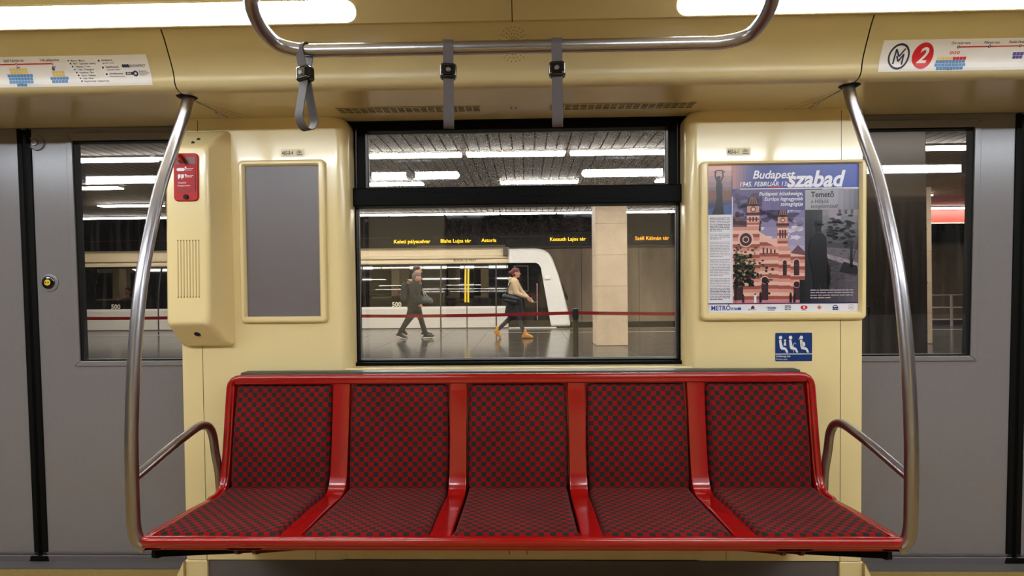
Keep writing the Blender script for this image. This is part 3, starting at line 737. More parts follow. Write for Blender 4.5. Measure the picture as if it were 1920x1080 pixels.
# ------------------------------------------------------------------ overhead rail and straps
E_ = [(-0.735, 1.43, 2.073), (-0.6655, 1.455, 1.9943), (-0.6874, 1.485, 1.9712), (-0.6979, 1.53, 1.9505), (-0.6972, 1.585, 1.9316), (-0.6781, 1.635, 1.9165), (-0.615, 1.658, 1.909)]
mid = [(-.52, 1.66, 1.908), (-.2, 1.66, 1.908), (.2, 1.66, 1.908), (.52, 1.66, 1.908)]
E_[-1] = (-.615, 1.658, 1.909)
pts = E_ + mid + [(-x, y, z) for x, y, z in E_[::-1]]
rail = thing('overhead_rail', (0, 1.66, 1.908), 'steel overhead handrail with upturned ends, three straps hanging from it', 'handrail')
mb = MB(); mb.tube([tuple(p) for p in smooth_path(pts, 8)], .0190, 24); mb.build('rail_tube', STEEL, rail, (0, 1.66, 1.908))
for sg in (-1, 1):
    mb = MB(); mb.lathe([(0, 2.062), (.034, 2.062), (.036, 2.069)], (sg * .735, 1.43, 0), 'z', 24); mb.build('ceiling_flange', STEEL, rail, (0, 1.66, 1.908))
def strap(x, rz, open_, label, lenz=1.672):
    t = thing('hanging_strap', (x, 1.66, 1.908), label, 'hanging strap', 'grey straps on the overhead rail'); lo = tuple(t.location)
    cz = 1.838
    up = []
    for k in range(13): a = R(-20 + 220 * k / 12); up.append((1.66 + .0218 * math.cos(a), 1.908 + .0218 * math.sin(a)))
    up = up + [(1.647, 1.87), (1.655, cz + .004), (1.665, cz + .004), (1.673, 1.87)]
    mb = MB(); mb.ribbon(up, .0150); a_ = mb.build('strap_band', STRAP, t, lo)
    lo_ = [(1.656, cz - .004), (1.655 - open_ * .3, 1.79), (1.652 - open_ * .75, 1.735), (1.650 - open_ * .9, 1.705), (1.652 - open_ * .55, lenz + .010), (1.659, lenz), (1.667 + open_ * .5, lenz + .010), (1.670 + open_ * .9, 1.705), (1.668 + open_ * .7, 1.735), (1.665 + open_ * .3, 1.79), (1.664, cz - .004)]
    pp = [(p.x, p.y) for p in smooth_path([(a, b, 0) for a, b in lo_], 5)]
    mb = MB(); mb.ribbon(pp, .0155, fn=lambda v: v); b_ = mb.build('hand_loop', STRAP, t, lo)
    mb = MB(); mb.bbox(-.0245 + 0, .0245, 1.642, 1.678, cz - .0225, cz + .0225, .010, 4); c_ = mb.build('clasp', CLASP, t, (0, 1.66, 1.908))
    mb = MB(); mb.lathe([(0, 1.640), (.0035, 1.640), (.0042, 1.6385), (.0065, 1.6385), (.0075, 1.642)], (0, 0, cz), 'y', 18); mb.build('rivet', STEEL, c_, (0, 1.66, 1.908))
    for o in (a_, b_, c_): o.location = (0, 0, 0); 
    for o in c_.children: o.location = (0, 0, 0)
    for o in (a_, b_, c_) + tuple(c_.children):
        pass
    t.rotation_euler = (0, 0, rz); return t
# straps are modelled about x = 0 and then stood at their places on the rail
def strap_at(x, rz, op, tilt, lb):
    global _st
    t = strap(0, rz, op, lb); 
    t.location = (x, 1.66, 1.908); t.rotation_euler = (0, tilt, rz); return t
strap_at(-.613, R(-24), .022, R(-2), 'grey hand strap with its loop open, at the left bend of the overhead rail')
strap_at(-.186, R(8), .010, 0, 'grey hand strap hanging from the rail left of the window centre')
strap_at(.134, R(-6), .010, 0, 'grey hand strap hanging from the rail right of the window centre')

# ------------------------------------------------------------------ emergency box on the left pier
bx = thing('emergency_box', (-1.265, WY(1.4), .98), 'tall cream emergency call box with a red alarm handle, on the left pier', 'emergency box'); BO = (-1.265, WY(1.4), .98)
mb = MB()
def sec(y, x0, x1, z0, z1, r): return [(a, y, b) for a, b in rrect(x0, x1, z0, z1, r, 5)]
loft(mb, [sec(2.318, -1.372, -1.166, .975, 1.850, .014), sec(2.285, -1.372, -1.168, .975, 1.852, .014), sec(2.262, -1.372, -1.178, .990, 1.842, .020),
          sec(2.218, -1.371, -1.186, 1.030, 1.805, .020), sec(2.185, -1.368, -1.192, 1.060, 1.775, .020), sec(2.174, -1.362, -1.198, 1.068, 1.766, .018), sec(2.167, -1.350, -1.212, 1.082, 1.752, .016)])
mb.build('housing', BEIGE, bx, BO)
mb = MB()
for k in range(8):
    x = -1.314 + k * .0118; mb.prism(rrect(x - .0013, x + .0013, 1.176, 1.396, .0012, 3), 2.1655, 2.170, 'xz', 1)
    for z in (1.176, 1.396): mb.lathe([(0, 2.1650), (.0022, 2.1650), (.0022, 2.17)], (x, 0, z), 'y', 8, 0)
mb.build('speaker_slots', [mat('slot_shadow', (96, 76, 44), .8), mat('slot_groove', (176, 150, 104), .6)], bx, BO)
mb = MB()
for x, z, y in ((-1.330, 1.800, 2.2125), (-1.255, 1.800, 2.2125), (-1.340, 1.782, 2.192), (-1.265, 1.782, 2.192)):
    mb = MB(); mb.lathe([(0, y - .003), (.0062, y - .003), (.0062, y + .006)], (x, 0, z), 'y', 14); mb.build('vent_hole', SEAM, bx, BO)
al = MB(); al.prism(rrect(-1.324, -1.229, 1.548, 1.734, .016, 6), 2.159, 2.17, 'xz', 0, bev=.003)
alo = al.build('alarm_panel', ALARM, bx, BO)
mb = MB(); mb.prism(rrect(-1.313, -1.237, 1.585, 1.718, .006, 4), 2.1580, 2.1592, 'xz', 0); mb.build('recess', mat('dark_red_recess', (96, 10, 10), .35), alo, BO)
ar = Art(lambda u, v, L: (u, 2.1570 - .0003 * L, v))
PINK = mat('alarm_label_red', (168, 24, 30), .45, spec=.25)
ar.rect(-1.312, 1.588, -1.238, 1.692, PINK, 0)
ar.rect(-1.307, 1.664, -1.281, 1.676, WHITE, 1); ar.rect(-1.310, 1.667, -1.306, 1.673, WHITE, 1); ar.rect(-1.282, 1.667, -1.278, 1.673, WHITE, 1)
for a in (-1.305, -1.292): ar.rect(a, 1.638, a + .010, 1.651, WHITE, 1); ar.rect(a + .001, 1.633, a + .004, 1.638, WHITE, 1)
for z in (1.680, 1.651): ar.disc(-1.275, z - .002, .0035, WHITE, 1, 10)
for k, z in enumerate((1.672, 1.667, 1.645, 1.640)): ar.greek(-1.277, -1.245 + (k % 2) * -.006, z, .0026, WHITE, 1, k)
ar.text('Vészjelző', -1.306, 1.616, .0088, WHITE, 2); ar.text('Emergency alarm', -1.306, 1.605, .0080, WHITE, 2, 0, 0, 'LEFT', .9)
ar.build('label_plate', alo, BO)
mb = MB(); mb.tube([(-1.306, 2.150, 1.730), (-1.300, 2.142, 1.722), (-1.284, 2.138, 1.700), (-1.279, 2.145, 1.692)], [.009, .0095, .0095, .006], 12)
mb.build('alarm_handle', mat('worn_red_handle', (140, 40, 34), .4), alo, BO)
mb = MB(); mb.lathe([(0, 2.152), (.004, 2.152), (.005, 2.154), (.0095, 2.154), (.0105, 2.159)], (-1.2745, 0, 1.564), 'y', 20); mb.build('key_lock', CLASP, alo, BO)
mb = MB(); mb.lathe([(0, -.003), (.003, -.003), (.003, -.005), (.008, -.005), (.008, -.003), (.0125, -.003), (.0135, .001)], (0, 0, 0), 'z', 24)
a_ = math.atan2(.045, .06)
mb.v = [(-1.272 + x, 2.222 + y * .8 + z * .6, 1.028 - y * .62 * 1.0 + z * .8) for x, y, z in mb.v]
mb.build('bottom_lock', CLASP, bx, BO)

# ------------------------------------------------------------------ advert frames
def frame_ring(mb, o, i, yf, depth):
    fn = lambda co: (co[0], WY(co[2]) - .004 + co[1], co[2])
    pts_o = rrect(*o, .018, 5); pts_i = rrect(*i, .002, 5); n = len(pts_o)
    secs = []
    for t, y in ((0, .002), (0, -depth * .55), (.12, -depth * .85), (.35, -depth), (.72, -depth * .95), (.93, -depth * .62), (1, -depth * .3), (1, .0)):
        secs.append([fn((a + (c - a) * t, y, b + (d - b) * t)) for (a, b), (c, d) in zip(pts_o, pts_i)])
    vs = [p for s in secs for p in s]; fs = []
    for k in range(len(secs) - 1):
        for j in range(n): fs.append((k * n + j, k * n + (j + 1) % n, (k + 1) * n + (j + 1) % n, (k + 1) * n + j))
    mb.add(vs, fs, 0, True)
def plane_fn(off):
    return lambda u, v, L=0: (u, WY(v) - .004 - off - .0003 * L, v)
f1 = thing('advert_frame', (-.955, WY(1.4), 1.066), 'empty cream advert frame with a plain grey panel on the pier left of the window', 'picture frame'); F1 = (-.955, WY(1.4), 1.066)
mb = MB(); frame_ring(mb, (-1.132, -.776, 1.066, 1.730), (-1.108, -.806, 1.092, 1.707), 0, .022); mb.build('frame', BEIGE, f1, F1)
ar = Art(plane_fn(.004)); ar.rect(-1.112, 1.088, -.802, 1.711, mat('grey_backing', (108, 100, 103), .38, noise=(2, .04, 2, (1, 1, 1)))); ar.build('backing_panel', f1, F1)
f2 = thing('advert_frame', (1.066, WY(1.4), 1.064), 'cream poster frame holding a Budapest poster on the pier right of the window', 'picture frame'); F2 = (1.066, WY(1.4), 1.064)
mb = MB(); frame_ring(mb, (.738, 1.394, 1.062, 1.698), (.772, 1.368, 1.094, 1.684), 0, .026); mb.build('frame', BEIGE, f2, F2)
# poster drawn in its own frame: U 0..1 across, V 0..1 up
PU0, PU1, PV0, PV1 = .770, 1.370, 1.092, 1.686
pf = plane_fn(.006)
ar = Art(lambda u, v, L=0: pf(PU0 + (PU1 - PU0) * u, PV0 + (PV1 - PV0) * v, L))
def pm(n, c, r=.32): return mat('poster_' + n, c, r)
PWH = pm('white', (226, 222, 232)); PBL = pm('blue', (40, 62, 150)); PNV = pm('navy', (34, 36, 92))
def vgrad(ar, u0, v0, u1, v1, c0, c1, n, L, nm):
    """printed colour wash from c0 (bottom) to c1 (top)"""
    for k in range(n):
        t = k / max(1, n - 1); c = tuple(int(a + (b - a) * t) for a, b in zip(c0, c1))
        ar.rect(u0, v0 + (v1 - v0) * k / n, u1, v0 + (v1 - v0) * (k + 1) / n, pm('%s_%d' % (nm, k), c), L)
def hgrad(ar, u0, v0, u1, v1, c0, c1, n, L, nm):
    for k in range(n):
        t = k / max(1, n - 1); c = tuple(int(a + (b - a) * t) for a, b in zip(c0, c1))
        ar.rect(u0 + (u1 - u0) * k / n, v0, u0 + (u1 - u0) * (k + 1) / n, v1, pm('%s_%d' % (nm, k), c), L)
ar.rect(0, 0, 1, 1, PWH, 0)
hgrad(ar, .16, .835, 1, 1, (70, 70, 130), (36, 60, 158), 8, 1, 'hd')
vgrad(ar, 0, .665, .165, 1, (40, 44, 84), (206, 160, 150), 9, 1, 'dawn'); hgrad(ar, .165, .835, .30, 1, (170, 120, 120), (74, 74, 136), 6, 2, 'dk')
ar.rect(.0, .76, .165, .83, pm('hills', (120, 84, 76)), 2); ar.poly([(0, .665), (.165, .665), (.165, .74), (.07, .72), (0, .70)], pm('river', (64, 84, 140)), 2)
FIG = pm('figure', (42, 26, 40))
ar.poly([(.045, .70), (.105, .70), (.097, .80), (.10, .86), (.085, .90), (.062, .90), (.055, .85), (.060, .78)], FIG, 3); ar.disc(.074, .912, .014, FIG, 3, 12)
ar.stroke([(.062, .89), (.050, .93), (.056, .955)], .010, FIG, 3); ar.stroke([(.088, .89), (.104, .925), (.098, .955)], .010, FIG, 3); ar.stroke([(.045, .950), (.06, .962), (.095, .963), (.115, .950)], .008, FIG, 3)
ar.poly([(.03, .665), (.11, .665), (.105, .705), (.04, .705)], FIG, 3)
ar.text('Budapest', .300, .905, .076, PWH, 4, .02, .25, 'LEFT', .98)
ar.text('1945. FEBRUÁR 13.', .215, .853, .043, PWH, 4, .012, .2, 'LEFT', .93)
ar.text('szabad', .525, .848, .150, PWH, 4, .03, .25, 'LEFT', .92)
ar.rect(.40, .846, .49, .852, pm('accent', (200, 40, 60)), 4)
# left picture: a striped brick building with two domed towers under a violet sky
L0, L1, LB, LT = .165, .645, .065, .835
vgrad(ar, L0, LB, L1, LT, (225, 222, 238), (96, 82, 128), 12, 1, 'sky')
rd = random.Random(3)
SK = [pm('cloud_a', (70, 60, 96)), pm('cloud_b', (150, 138, 172)), pm('cloud_c', (206, 200, 222)), pm('cloud_d', (112, 98, 140))]
for k in range(90):
    u = rd.uniform(L0 + .03, L1 - .03); v = rd.uniform(.50, .80); r_ = rd.uniform(.015, .035)
    w_ = min(r_ * 1.7, u - L0, L1 - u); mm = SK[0 if v > .62 and rd.random() < .65 else rd.randrange(4)] if v > .58 else SK[2]
    ar.poly([(u + w_ * math.cos(q * .628) * rd.uniform(.55, 1), v + r_ * .9 * math.sin(q * .628) * rd.uniform(.4, 1)) for q in range(10)], mm, 2)
BR = [pm('brick_a', (202, 140, 128)), pm('brick_b', (150, 78, 70)), pm('brick_c', (222, 176, 164)), pm('shade', (58, 34, 44)), pm('roof', (104, 70, 84))]
def striped(pts_fn, v0, v1, n, L):
    for k in range(n):
        a = v0 + (v1 - v0) * k / n; b = v0 + (v1 - v0) * (k + 1) / n; (x0, x1), (x2, x3) = pts_fn(a), pts_fn(b)
        ar.poly([(x0, a), (x1, a), (x3, b), (x2, b)], BR[(0, 1, 2)[k % 3]], L)
def clampf(a, b): return lambda v: ((a, b), (a, b))[0:1] * 1 or None
striped(lambda v: (L0, .345), LB, .58, 22, 3)                       # near block
ar.poly([(L0, .58), (.345, .58), (.345, .60), (L0, .655)], BR[4], 3); ar.poly([(L0, .60), (.345, .575), (.345, .595), (L0, .64)], BR[3], 4)
striped(lambda v: (.345, .470), LB, .50, 18, 3); ar.poly([(.345, .50), (.470, .435), (.470, .47), (.345, .545)], BR[2], 4)
striped(lambda v: (.470, .550), LB, .44, 16, 3); striped(lambda v: (.550, L1), LB, .40, 15, 3); ar.poly([(.550, .40), (L1, .385), (L1, .41), (.598, .455)], BR[4], 4)
ar.disc(.253, .50, .052, BR[2], 4, 24, .056); ar.disc(.253, .495, .040, BR[3], 5, 24, .044); ar.annul(.253, .495, .016, .022, BR[2], 6, 20)
def tower(cx, v0, v1, hw, L):
    for k in range(9):
        a = v0 + (v1 - v0) * k / 9; b = v0 + (v1 - v0) * (k + 1) / 9; ar.rect(cx - hw, a, cx + hw, b, BR[(0, 2, 1)[k % 3]], L)
    ar.rect(cx - hw * 1.25, v1 - .005, cx + hw * 1.25, v1 + .012, BR[3], L + 1)
    ar.rect(cx - hw * .95, v1 + .012, cx + hw * .95, v1 + .055, BR[0], L + 1); ar.disc(cx, v1 + .033, hw * .45, BR[3], L + 2, 14); ar.disc(cx, v1 + .033, hw * .3, BR[2], L + 3, 14)
    ar.rect(cx - hw * 1.1, v1 + .055, cx + hw * 1.1, v1 + .066, BR[3], L + 1)
    ar.disc(cx, v1 + .088, hw * .92, BR[3], L + 1, 20, .036)
    for q in (-.6, -.2, .2, .6): ar.stroke([(cx + q * hw, v1 + .068), (cx + q * hw * .5, v1 + .118)], .003, BR[0], L + 2)
    ar.stroke([(cx, v1 + .12), (cx, v1 + .145)], .004, BR[3], L + 1)
    for q in (-.5, 0, .5): ar.rect(cx + q * hw - .005, v0 + (v1 - v0) * .45, cx + q * hw + .005, v0 + (v1 - v0) * .8, BR[3], L + 1)
tower(.302, .575, .665, .042, 5); tower(.497, .43, .59, .034, 5)
ar.rect(.340, .55, .352, .60, BR[3], 5); ar.disc(.346, .61, .014, BR[3], 5, 10); ar.disc(.198, .665, .016, BR[3], 5, 12, .02); ar.rect(.185, .62, .211, .66, BR[4], 5)
for u in (.365, .39, .415, .44): ar.rect(u, .40, u + .010, .44 - (u - .365) * .2, BR[3], 5)
for u, v, a, b in ((.380, .07, .022, .15), (.590, .07, .020, .12), (.512, .25, .013, .09), (.590, .25, .018, .09), (.205, .07, .03, .14)):
    ar.rect(u - a, v, u + a, v + b, BR[3], 5); ar.disc(u, v + b, a, BR[3], 5, 16); ar.annul(u, v + b, a, a + .006, BR[2], 5, 20)
TR = [pm('tree_a', (34, 40, 30)), pm('tree_b', (70, 78, 48)), pm('tree_c', (20, 20, 24)), pm('tree_d', (104, 108, 76))]
for k in range(240):
    t = rd.random(); u = L0 + .012 + abs(rd.gauss(0, .09)) * (1 if k % 3 else 1.6); v = .36 - (u - L0) * .42 + rd.gauss(0, .055)
    if u < .46 and LB < v < .50: ar.disc(u, v, rd.uniform(.005, .013), TR[rd.randrange(4)], 7, 6, rd.uniform(.004, .010))
for k in range(70):
    u = rd.uniform(L0 + .01, .30); v = rd.uniform(.18, .32); ar.disc(u, v, .011, TR[rd.choice((0, 2, 2))], 7, 6, .010)
ar.stroke([(.185, LB + .002), (.190, .22), (.20, .33)], .012, TR[2], 6)
ar.rect(L0, LB, L1, .085, pm('pavement', (196, 120, 128)), 6); ar.rect(L1 - .035, LB, L1, .22, TR[2], 7)
for u, h, m in ((.235, .05, BR[3]), (.315, .055, PWH), (.350, .065, TR[2]), (.550, .06, TR[2]), (.575, .055, TR[2])):
    ar.rect(u - .008, LB + .002, u + .008, LB + h, m, 8); ar.disc(u, LB + h + .005, .006, TR[2], 8, 8)
hgrad(ar, .36, .69, L1, .825, (112, 98, 146), (72, 70, 128), 5, 8, 'cap')
for s_, v in (('Budapest büszkesége,', .790), ('Európa legnagyobb', .755), ('zsinagógája', .720)): ar.text(s_, .630, v, .036, PWH, 9, .012, .22, 'RIGHT', .93)
# rounded corner of the left picture
for k in range(6):
    a, b = R(90 + 15 * k), R(90 + 15 * (k + 1)); ar.poly([(L0, LT), (L0 + .05 + .05 * math.cos(a), LT - .05 + .05 * math.sin(a)), (L0 + .05 + .05 * math.cos(b), LT - .05 + .05 * math.sin(b))], PBL, 9)
ar.stroke([(L0 - .002, LB), (L0 - .002, LT - .05)], .005, PWH, 9); ar.stroke([(L0 + .05, LT), (1, LT)], .006, PWH, 9)
# right picture: grey street scene with a man in hat seen from behind
hgrad(ar, L1, LB, 1, LT, (30, 28, 34), (92, 86, 96), 8, 1, 'st')
G = [pm('g%d' % k, (28 + 24 * k, 27 + 22 * k, 31 + 24 * k)) for k in range(7)]
vgrad(ar, .76, .42, 1, LT, (64, 60, 68), (168, 164, 172), 9, 2, 'up')
ar.poly([(.80, LT), (.90, LT), (.88, .62), (.80, .64)], G[5], 3)
for k in range(10): ar.rect(.865 + (k % 3) * .04, .66 + (k // 3) * .045, .883 + (k % 3) * .04, .69 + (k // 3) * .045, G[2], 3)
for k in range(70): u, v = rd.uniform(.80, .965), rd.gauss(.56, .05); ar.disc(u, max(.44, min(.66, v)), .02, G[rd.choice((0, 0, 1))], 4, 5, .009)
ar.poly([(.76, .44), (1, .42), (1, .33), (.80, .38)], G[3], 4); ar.poly([(.77, .40), (1, .33), (1, .29), (.80, .36)], G[5], 5)
for k in range(110): u, v = rd.uniform(.80, .98), rd.uniform(.12, .42); ar.disc(u, v, rd.uniform(.005, .018), G[rd.choice((1, 2, 2, 3))], 5, 6, rd.uniform(.002, .006))
ar.poly([(.94, .30), (.96, .30), (.958, .47), (.945, .47)], G[0], 6); ar.poly([(.87, .27), (.99, .25), (.99, .31), (.90, .34)], G[0], 6)
ar.stroke([(.975, .24), (.955, .33), (.99, .45)], .006, G[1], 6)
BK = pm('coat', (17, 15, 18))
ar.poly([(.665, .40), (.68, .49), (.72, .535), (.765, .53), (.785, .50), (.79, .38), (.80, .28), (.815, .22), (.80, .15), (.80, .10), (.765, .10), (.745, .22), (.735, .10), (.695, .10), (.70, .24), (.685, .32)], BK, 7)
ar.poly([(.79, .34), (.815, .30), (.81, .20), (.79, .17)], BK, 7); ar.disc(.737, .570, .020, BK, 7, 14, .028); ar.disc(.737, .590, .034, BK, 7, 16, .008); ar.rect(.716, .59, .758, .617, BK, 7); ar.rect(.752, .545, .762, .575, pm('face', (120, 104, 100)), 8)
hgrad(ar, L1, .69, 1, .825, (160, 156, 166), (150, 146, 160), 4, 8, 'tc'); hgrad(ar, .86, .69, 1, .825, (140, 136, 150), (100, 96, 110), 4, 9, 'td')
ar.text('Temető', .682, .775, .052, INK, 10, .02, 0, 'LEFT', .9)
for s_, v in (('a Hősök', .735), ('templománál', .702)): ar.text(s_, .682, v, .036, INK, 10, .0, .22, 'LEFT', .95)
for k in range(4): ar.greek(.680, .965 - (.14 if k == 3 else 0), .145 - .017 * k, .010, G[6], 9, 40 + k)
# text column
for k in range(52):
    v = .640 - .0108 * k
    if k in (9, 14, 25, 37): continue
    ar.greek(.015, .150 - (.05 if k in (8, 13, 24, 36, 51) else 0), v, .0058, pm('body_dark', (70, 66, 84)) if k < 9 or k > 44 else pm('body', (140, 136, 150)), 2, k)
ar.rect(0, .058, 1, .066, PNV, 3)
ar.text('METRÓ', .024, .017, .046, PBL, 3, .02, 0, 'LEFT', .86); ar.rect(.158, .018, .221, .036, PBL, 3); ar.text('art', .163, .019, .034, PWH, 4, .01); 
MAR = pm('maroon', (110, 50, 60)); LRED = pm('logo_red', (200, 20, 36)); OR = pm('logo_orange', (206, 120, 96))
ar.disc(.300, .037, .010, MAR, 3, 10); ar.rect(.288, .026, .312, .036, MAR, 3); ar.greek(.268, .330, .018, .005, MAR, 3, 3)
ar.stroke([(.385, .034), (.45, .036)], .002, PBL, 3); ar.text('közös', .398, .024, .024, PBL, 4, .01, .2); ar.greek(.398, .445, .014, .005, PBL, 3, 5)
for k in range(3): ar.greek(.512, .555, .040 - .011 * k, .008, INK, 3, 6 + k)
ar.disc(.640, .033, .023, LRED, 3, 20, .014); ar.disc(.640, .033, .007, PWH, 4, 12, .009); ar.greek(.622, .658, .012, .004, INK, 3, 9)
ar.annul(.741, .033, .014, .017, OR, 3, 4); ar.disc(.741, .033, .010, OR, 3, 7)
ar.rect(.828, .024, .866, .034, BLUE, 3); ar.annul(.846, .032, .012, .017, BLUE, 3, 16); ar.rect(.828, .014, .868, .020, INK, 3)
ar.annul(.950, .033, .016, .018, pm('seal', (130, 126, 132)), 3, 24); ar.rect(.942, .032, .958, .035, pm('seal', (130, 126, 132)), 3); ar.rect(.942, .026, .958, .029, pm('seal', (130, 126, 132)), 3)
ar.build('poster', f2, F2)

# ------------------------------------------------------------------ priority sign and small stickers
SB = mat('sign_blue', (12, 50, 112), .35)
ar = Art(plane_fn(.001))
ar.poly(rrect(1.042, 1.189, .894, 1.009, .004, 3), SB, 1); ar.rect(1.042, .922, 1.189, .925, WHITE, 2)
def seated(u, extra):
    W_ = WHITE
    ar.disc(u, .990, .0068, W_, 2, 14, .0075)
    ar.poly([(u - .006, .980), (u + .003, .981), (u + .006, .965), (u + .010, .952), (u + .018, .950), (u + .024, .946), (u + .031, .930), (u + .024, .928), (u + .017, .940), (u + .002, .942), (u - .003, .950)], W_, 2)
    if extra == 'child': ar.disc(u + .018, .978, .0045, W_, 2, 12); ar.poly([(u + .015, .972), (u + .021, .972), (u + .023, .958), (u + .012, .957)], W_, 2)
    if extra == 'cane': ar.stroke([(u + .012, .930), (u + .012, .962), (u + .014, .968), (u + .019, .968), (u + .021, .963)], .0016, W_, 3)
    if extra == 'belly': ar.disc(u + .006, .962, .0095, W_, 2, 14, .011); ar.poly([(u - .012, .980), (u - .006, .992), (u, .994), (u - .006, .985)], W_, 2)
seated(1.063, 'child'); seated(1.103, 'cane'); seated(1.146, 'belly')
ar.text('Elsőbbségi ülés', 1.046, .911, .0095, WHITE, 2, .01); ar.text('Priority seats', 1.046, .900, .0085, WHITE, 2)
tag(ar.build('priority_seat_sign', None, (1.115, 2.31, .95)), 'blue priority seat sign with three white seated figures, on the pier below the poster', 'sign')
for x, z, s_, lb in ((-.955, 1.748, '460-8-4', 'tiny yellowed number sticker reading 460-8-4 above the empty grey frame'), (.852, 1.727, '460-6-1', 'tiny yellowed number sticker reading 460-6-1 above the poster frame')):
    ar = Art(plane_fn(.001)); ar.rect(x - .004, z - .003, x + .092, z + .028, mat('sticker_cream', (212, 194, 146), .3), 0)
    ar.text(s_, x, z + .004, .025, INK, 2, .012, 0, 'LEFT', .58)
    ar.rect(x + .060, z + .003, x + .084, z + .006, INK, 2)
    for k in range(5): ar.rect(x + .061 + k * .005, z + .009, x + .0635 + k * .005, z + .016 + .004 * math.sin(k), DARKTX, 2)
    ar.stroke([(x + .060, z + .018), (x + .068, z + .023), (x + .084, z + .016)], .0015, DARKTX, 2)
    tag(ar.build('number_sticker', None, (x + .04, 2.29, z)), lb, 'sticker')
#STATION_BEGIN
# ================================================================== the station beyond the window
CONC = mat('track_wall_concrete', (150, 132, 112), .8, noise=(1.4, .3, 6, (1, 1, .35)))
DMAR = mat('dark_maroon_fascia', (30, 17, 17), .55)
PLAT = mat('polished_platform_stone', (52, 53, 55), .14, spec=.6, noise=(1.1, .28, 6, (1, 2.2, 1)))
PLATL = mat('platform_line', (176, 168, 156), .4)
SLAT = mat('station_ceiling_plank', (92, 83, 73), .6)
SLATG = mat('plank_gap', (14, 12, 11), .9)
TUBE = mat('station_tube', (255, 255, 255), .5, emit=(255, 248, 238), es=STATION_LAMP)
STONE = mat('pillar_limestone', (196, 176, 150), .55, noise=(2.6, .12, 6, (1, 1, 1)), bump=(30, .1, .002))
STONED = mat('pillar_joint', (120, 104, 86), .7)
PITM = mat('track_bed', (22, 19, 17), .9)
STX0, STX1 = -24, 26
mb = MB(); mb.box(STX0, STX1, 2.72, 16.78, -.25, 0)
k = 0
tag(mb.build('platform_floor', PLAT), kind='structure')
mb = MB()
for a in range(-24, 27): mb.add([(a - .004, 2.8, .0012), (a + .004, 2.8, .0012), (a + .004, 16.6, .0012), (a - .004, 16.6, .0012)], [(0, 1, 2, 3)], 0)
for q in range(0, 14): y = 3.4 + q * 1.0; mb.add([(STX0, y - .004, .0012), (STX1, y - .004, .0012), (STX1, y + .004, .0012), (STX0, y + .004, .0012)], [(0, 1, 2, 3)], 0)
mb.add([(STX0, 15.15, .002), (STX1, 15.15, .002), (STX1, 15.27, .002), (STX0, 15.27, .002)], [(0, 1, 2, 3)], 1)
mb.add([(STX0, 16.60, .002), (STX1, 16.60, .002), (STX1, 16.78, .002), (STX0, 16.78, .002)], [(0, 1, 2, 3)], 2)
tag(mb.build('trim_7', [mat('stone_joint', (40, 37, 35), .4), PLATL, mat('edge_stone', (130, 122, 112), .5)]), kind='structure')
mb = MB(); mb.box(STX0, STX1, 16.78, 20.0, -1.35, -1.25); mb.box(STX0, STX1, -3, 2.72, -1.35, -1.25); tag(mb.build('floor', PITM), kind='structure')
mb = MB(); mb.box(STX0, STX1, 19.8, 20.0, .0, 2.60, 0); mb.box(STX0, STX1, 19.78, 20.0, -1.3, .0, 1); mb.box(STX0, STX1, 19.55, 20.0, 2.60, 4.15, 2)
mb.box(STX0, STX1, 19.52, 19.56, 2.585, 2.615, 3); mb.box(STX0, STX1, 19.53, 19.56, 2.97, 2.985, 3)
for a in range(-24, 27, 2): mb.box(a - .006, a + .006, 19.795, 19.81, 0, 2.6, 1)
tag(mb.build('wall_far', [CONC, PITM, DMAR, mat('fascia_edge', (96, 78, 70), .5)]), kind='structure')
mb = MB(); mb.box(STX0 - .2, STX0, -3, 20, -1.3, 4, 0); mb.box(STX1, STX1 + .2, -3, 20, -1.3, 4, 0); tag(mb.build('wall_station', [CONC]), kind='structure')
KC = .76
def kz(z): return 1.2 + (z - 1.2) * KC
def kx(x): return CAMX + (x - CAMX) * KC
# plank ceiling
mb = MB(); x = STX0
while x < STX1: mb.box(x + .011, x + .145, 2.6, 15.05, kz(3.80), kz(3.80) + .03, 0); x += .156
mb.box(STX0, STX1, 2.6, 15.05, kz(3.80) + .06, kz(3.80) + .09, 1); mb.box(STX0, STX1, 15.05, 15.09, kz(3.80) - .02, 4.2, 1); mb.box(STX0, STX1, 15.0, 20.0, 4.15, 4.2, 1)
tag(mb.build('ceiling', [SLAT, SLATG]), kind='structure')
# fluorescent rows
def lamp_proto():
    t = thing('fluorescent_lamp', (0, 0, 3.80)); lo = (0, 0, 3.80)
    mb = MB(); mb.prism([(-.95, -.15), (.95, -.15), (.95, .15), (-.95, .15)], 3.775, 3.80, 'xy', 0); mb.build('fixture', mat('lamp_housing', (190, 186, 180), .5), t, lo)
    mb = MB(); mb.prism([(-.93, -.13), (.93, -.13), (.93, .13), (-.93, .13)], 3.755, 3.776, 'xy', 0); mb.build('diffuser', TUBE, t, lo)
    return t
lp = lamp_proto(); first = True
ROWS = [(7.9, .86 - .07, 1.985, 'the station ceiling row nearest the window'),
        (10.8, .86 - .95 - .035, 1.985, 'the unbroken row brightest across the upper pane'),
        (13.7, .39, 3.75, 'the second row with gaps, low in the upper pane'),
        (16.6, -.45, 3.75, 'the broken row above the far platform edge'),
        (19.38, .16, 1.93, 'the continuous row along the top of the far wall')]
for y, x0, pit, lb in ROWS:
    k0 = int((-19 - x0) / pit); k1 = int((20 - x0) / pit)
    for k in range(k0, k1 + 1):
        xx = x0 + k * pit
        if y < 9 and abs(xx) > 12: continue
        if abs(xx - CAMX) / y > .93: continue
        o = lp if first else copy_tree(lp); first = False
        o.location = (kx(xx), y * KC, kz(3.80) - .002); o.scale = (KC, KC, 1); tag(o, 'white fluorescent lamp in ' + lb, 'lamp', 'lamps of ' + lb)
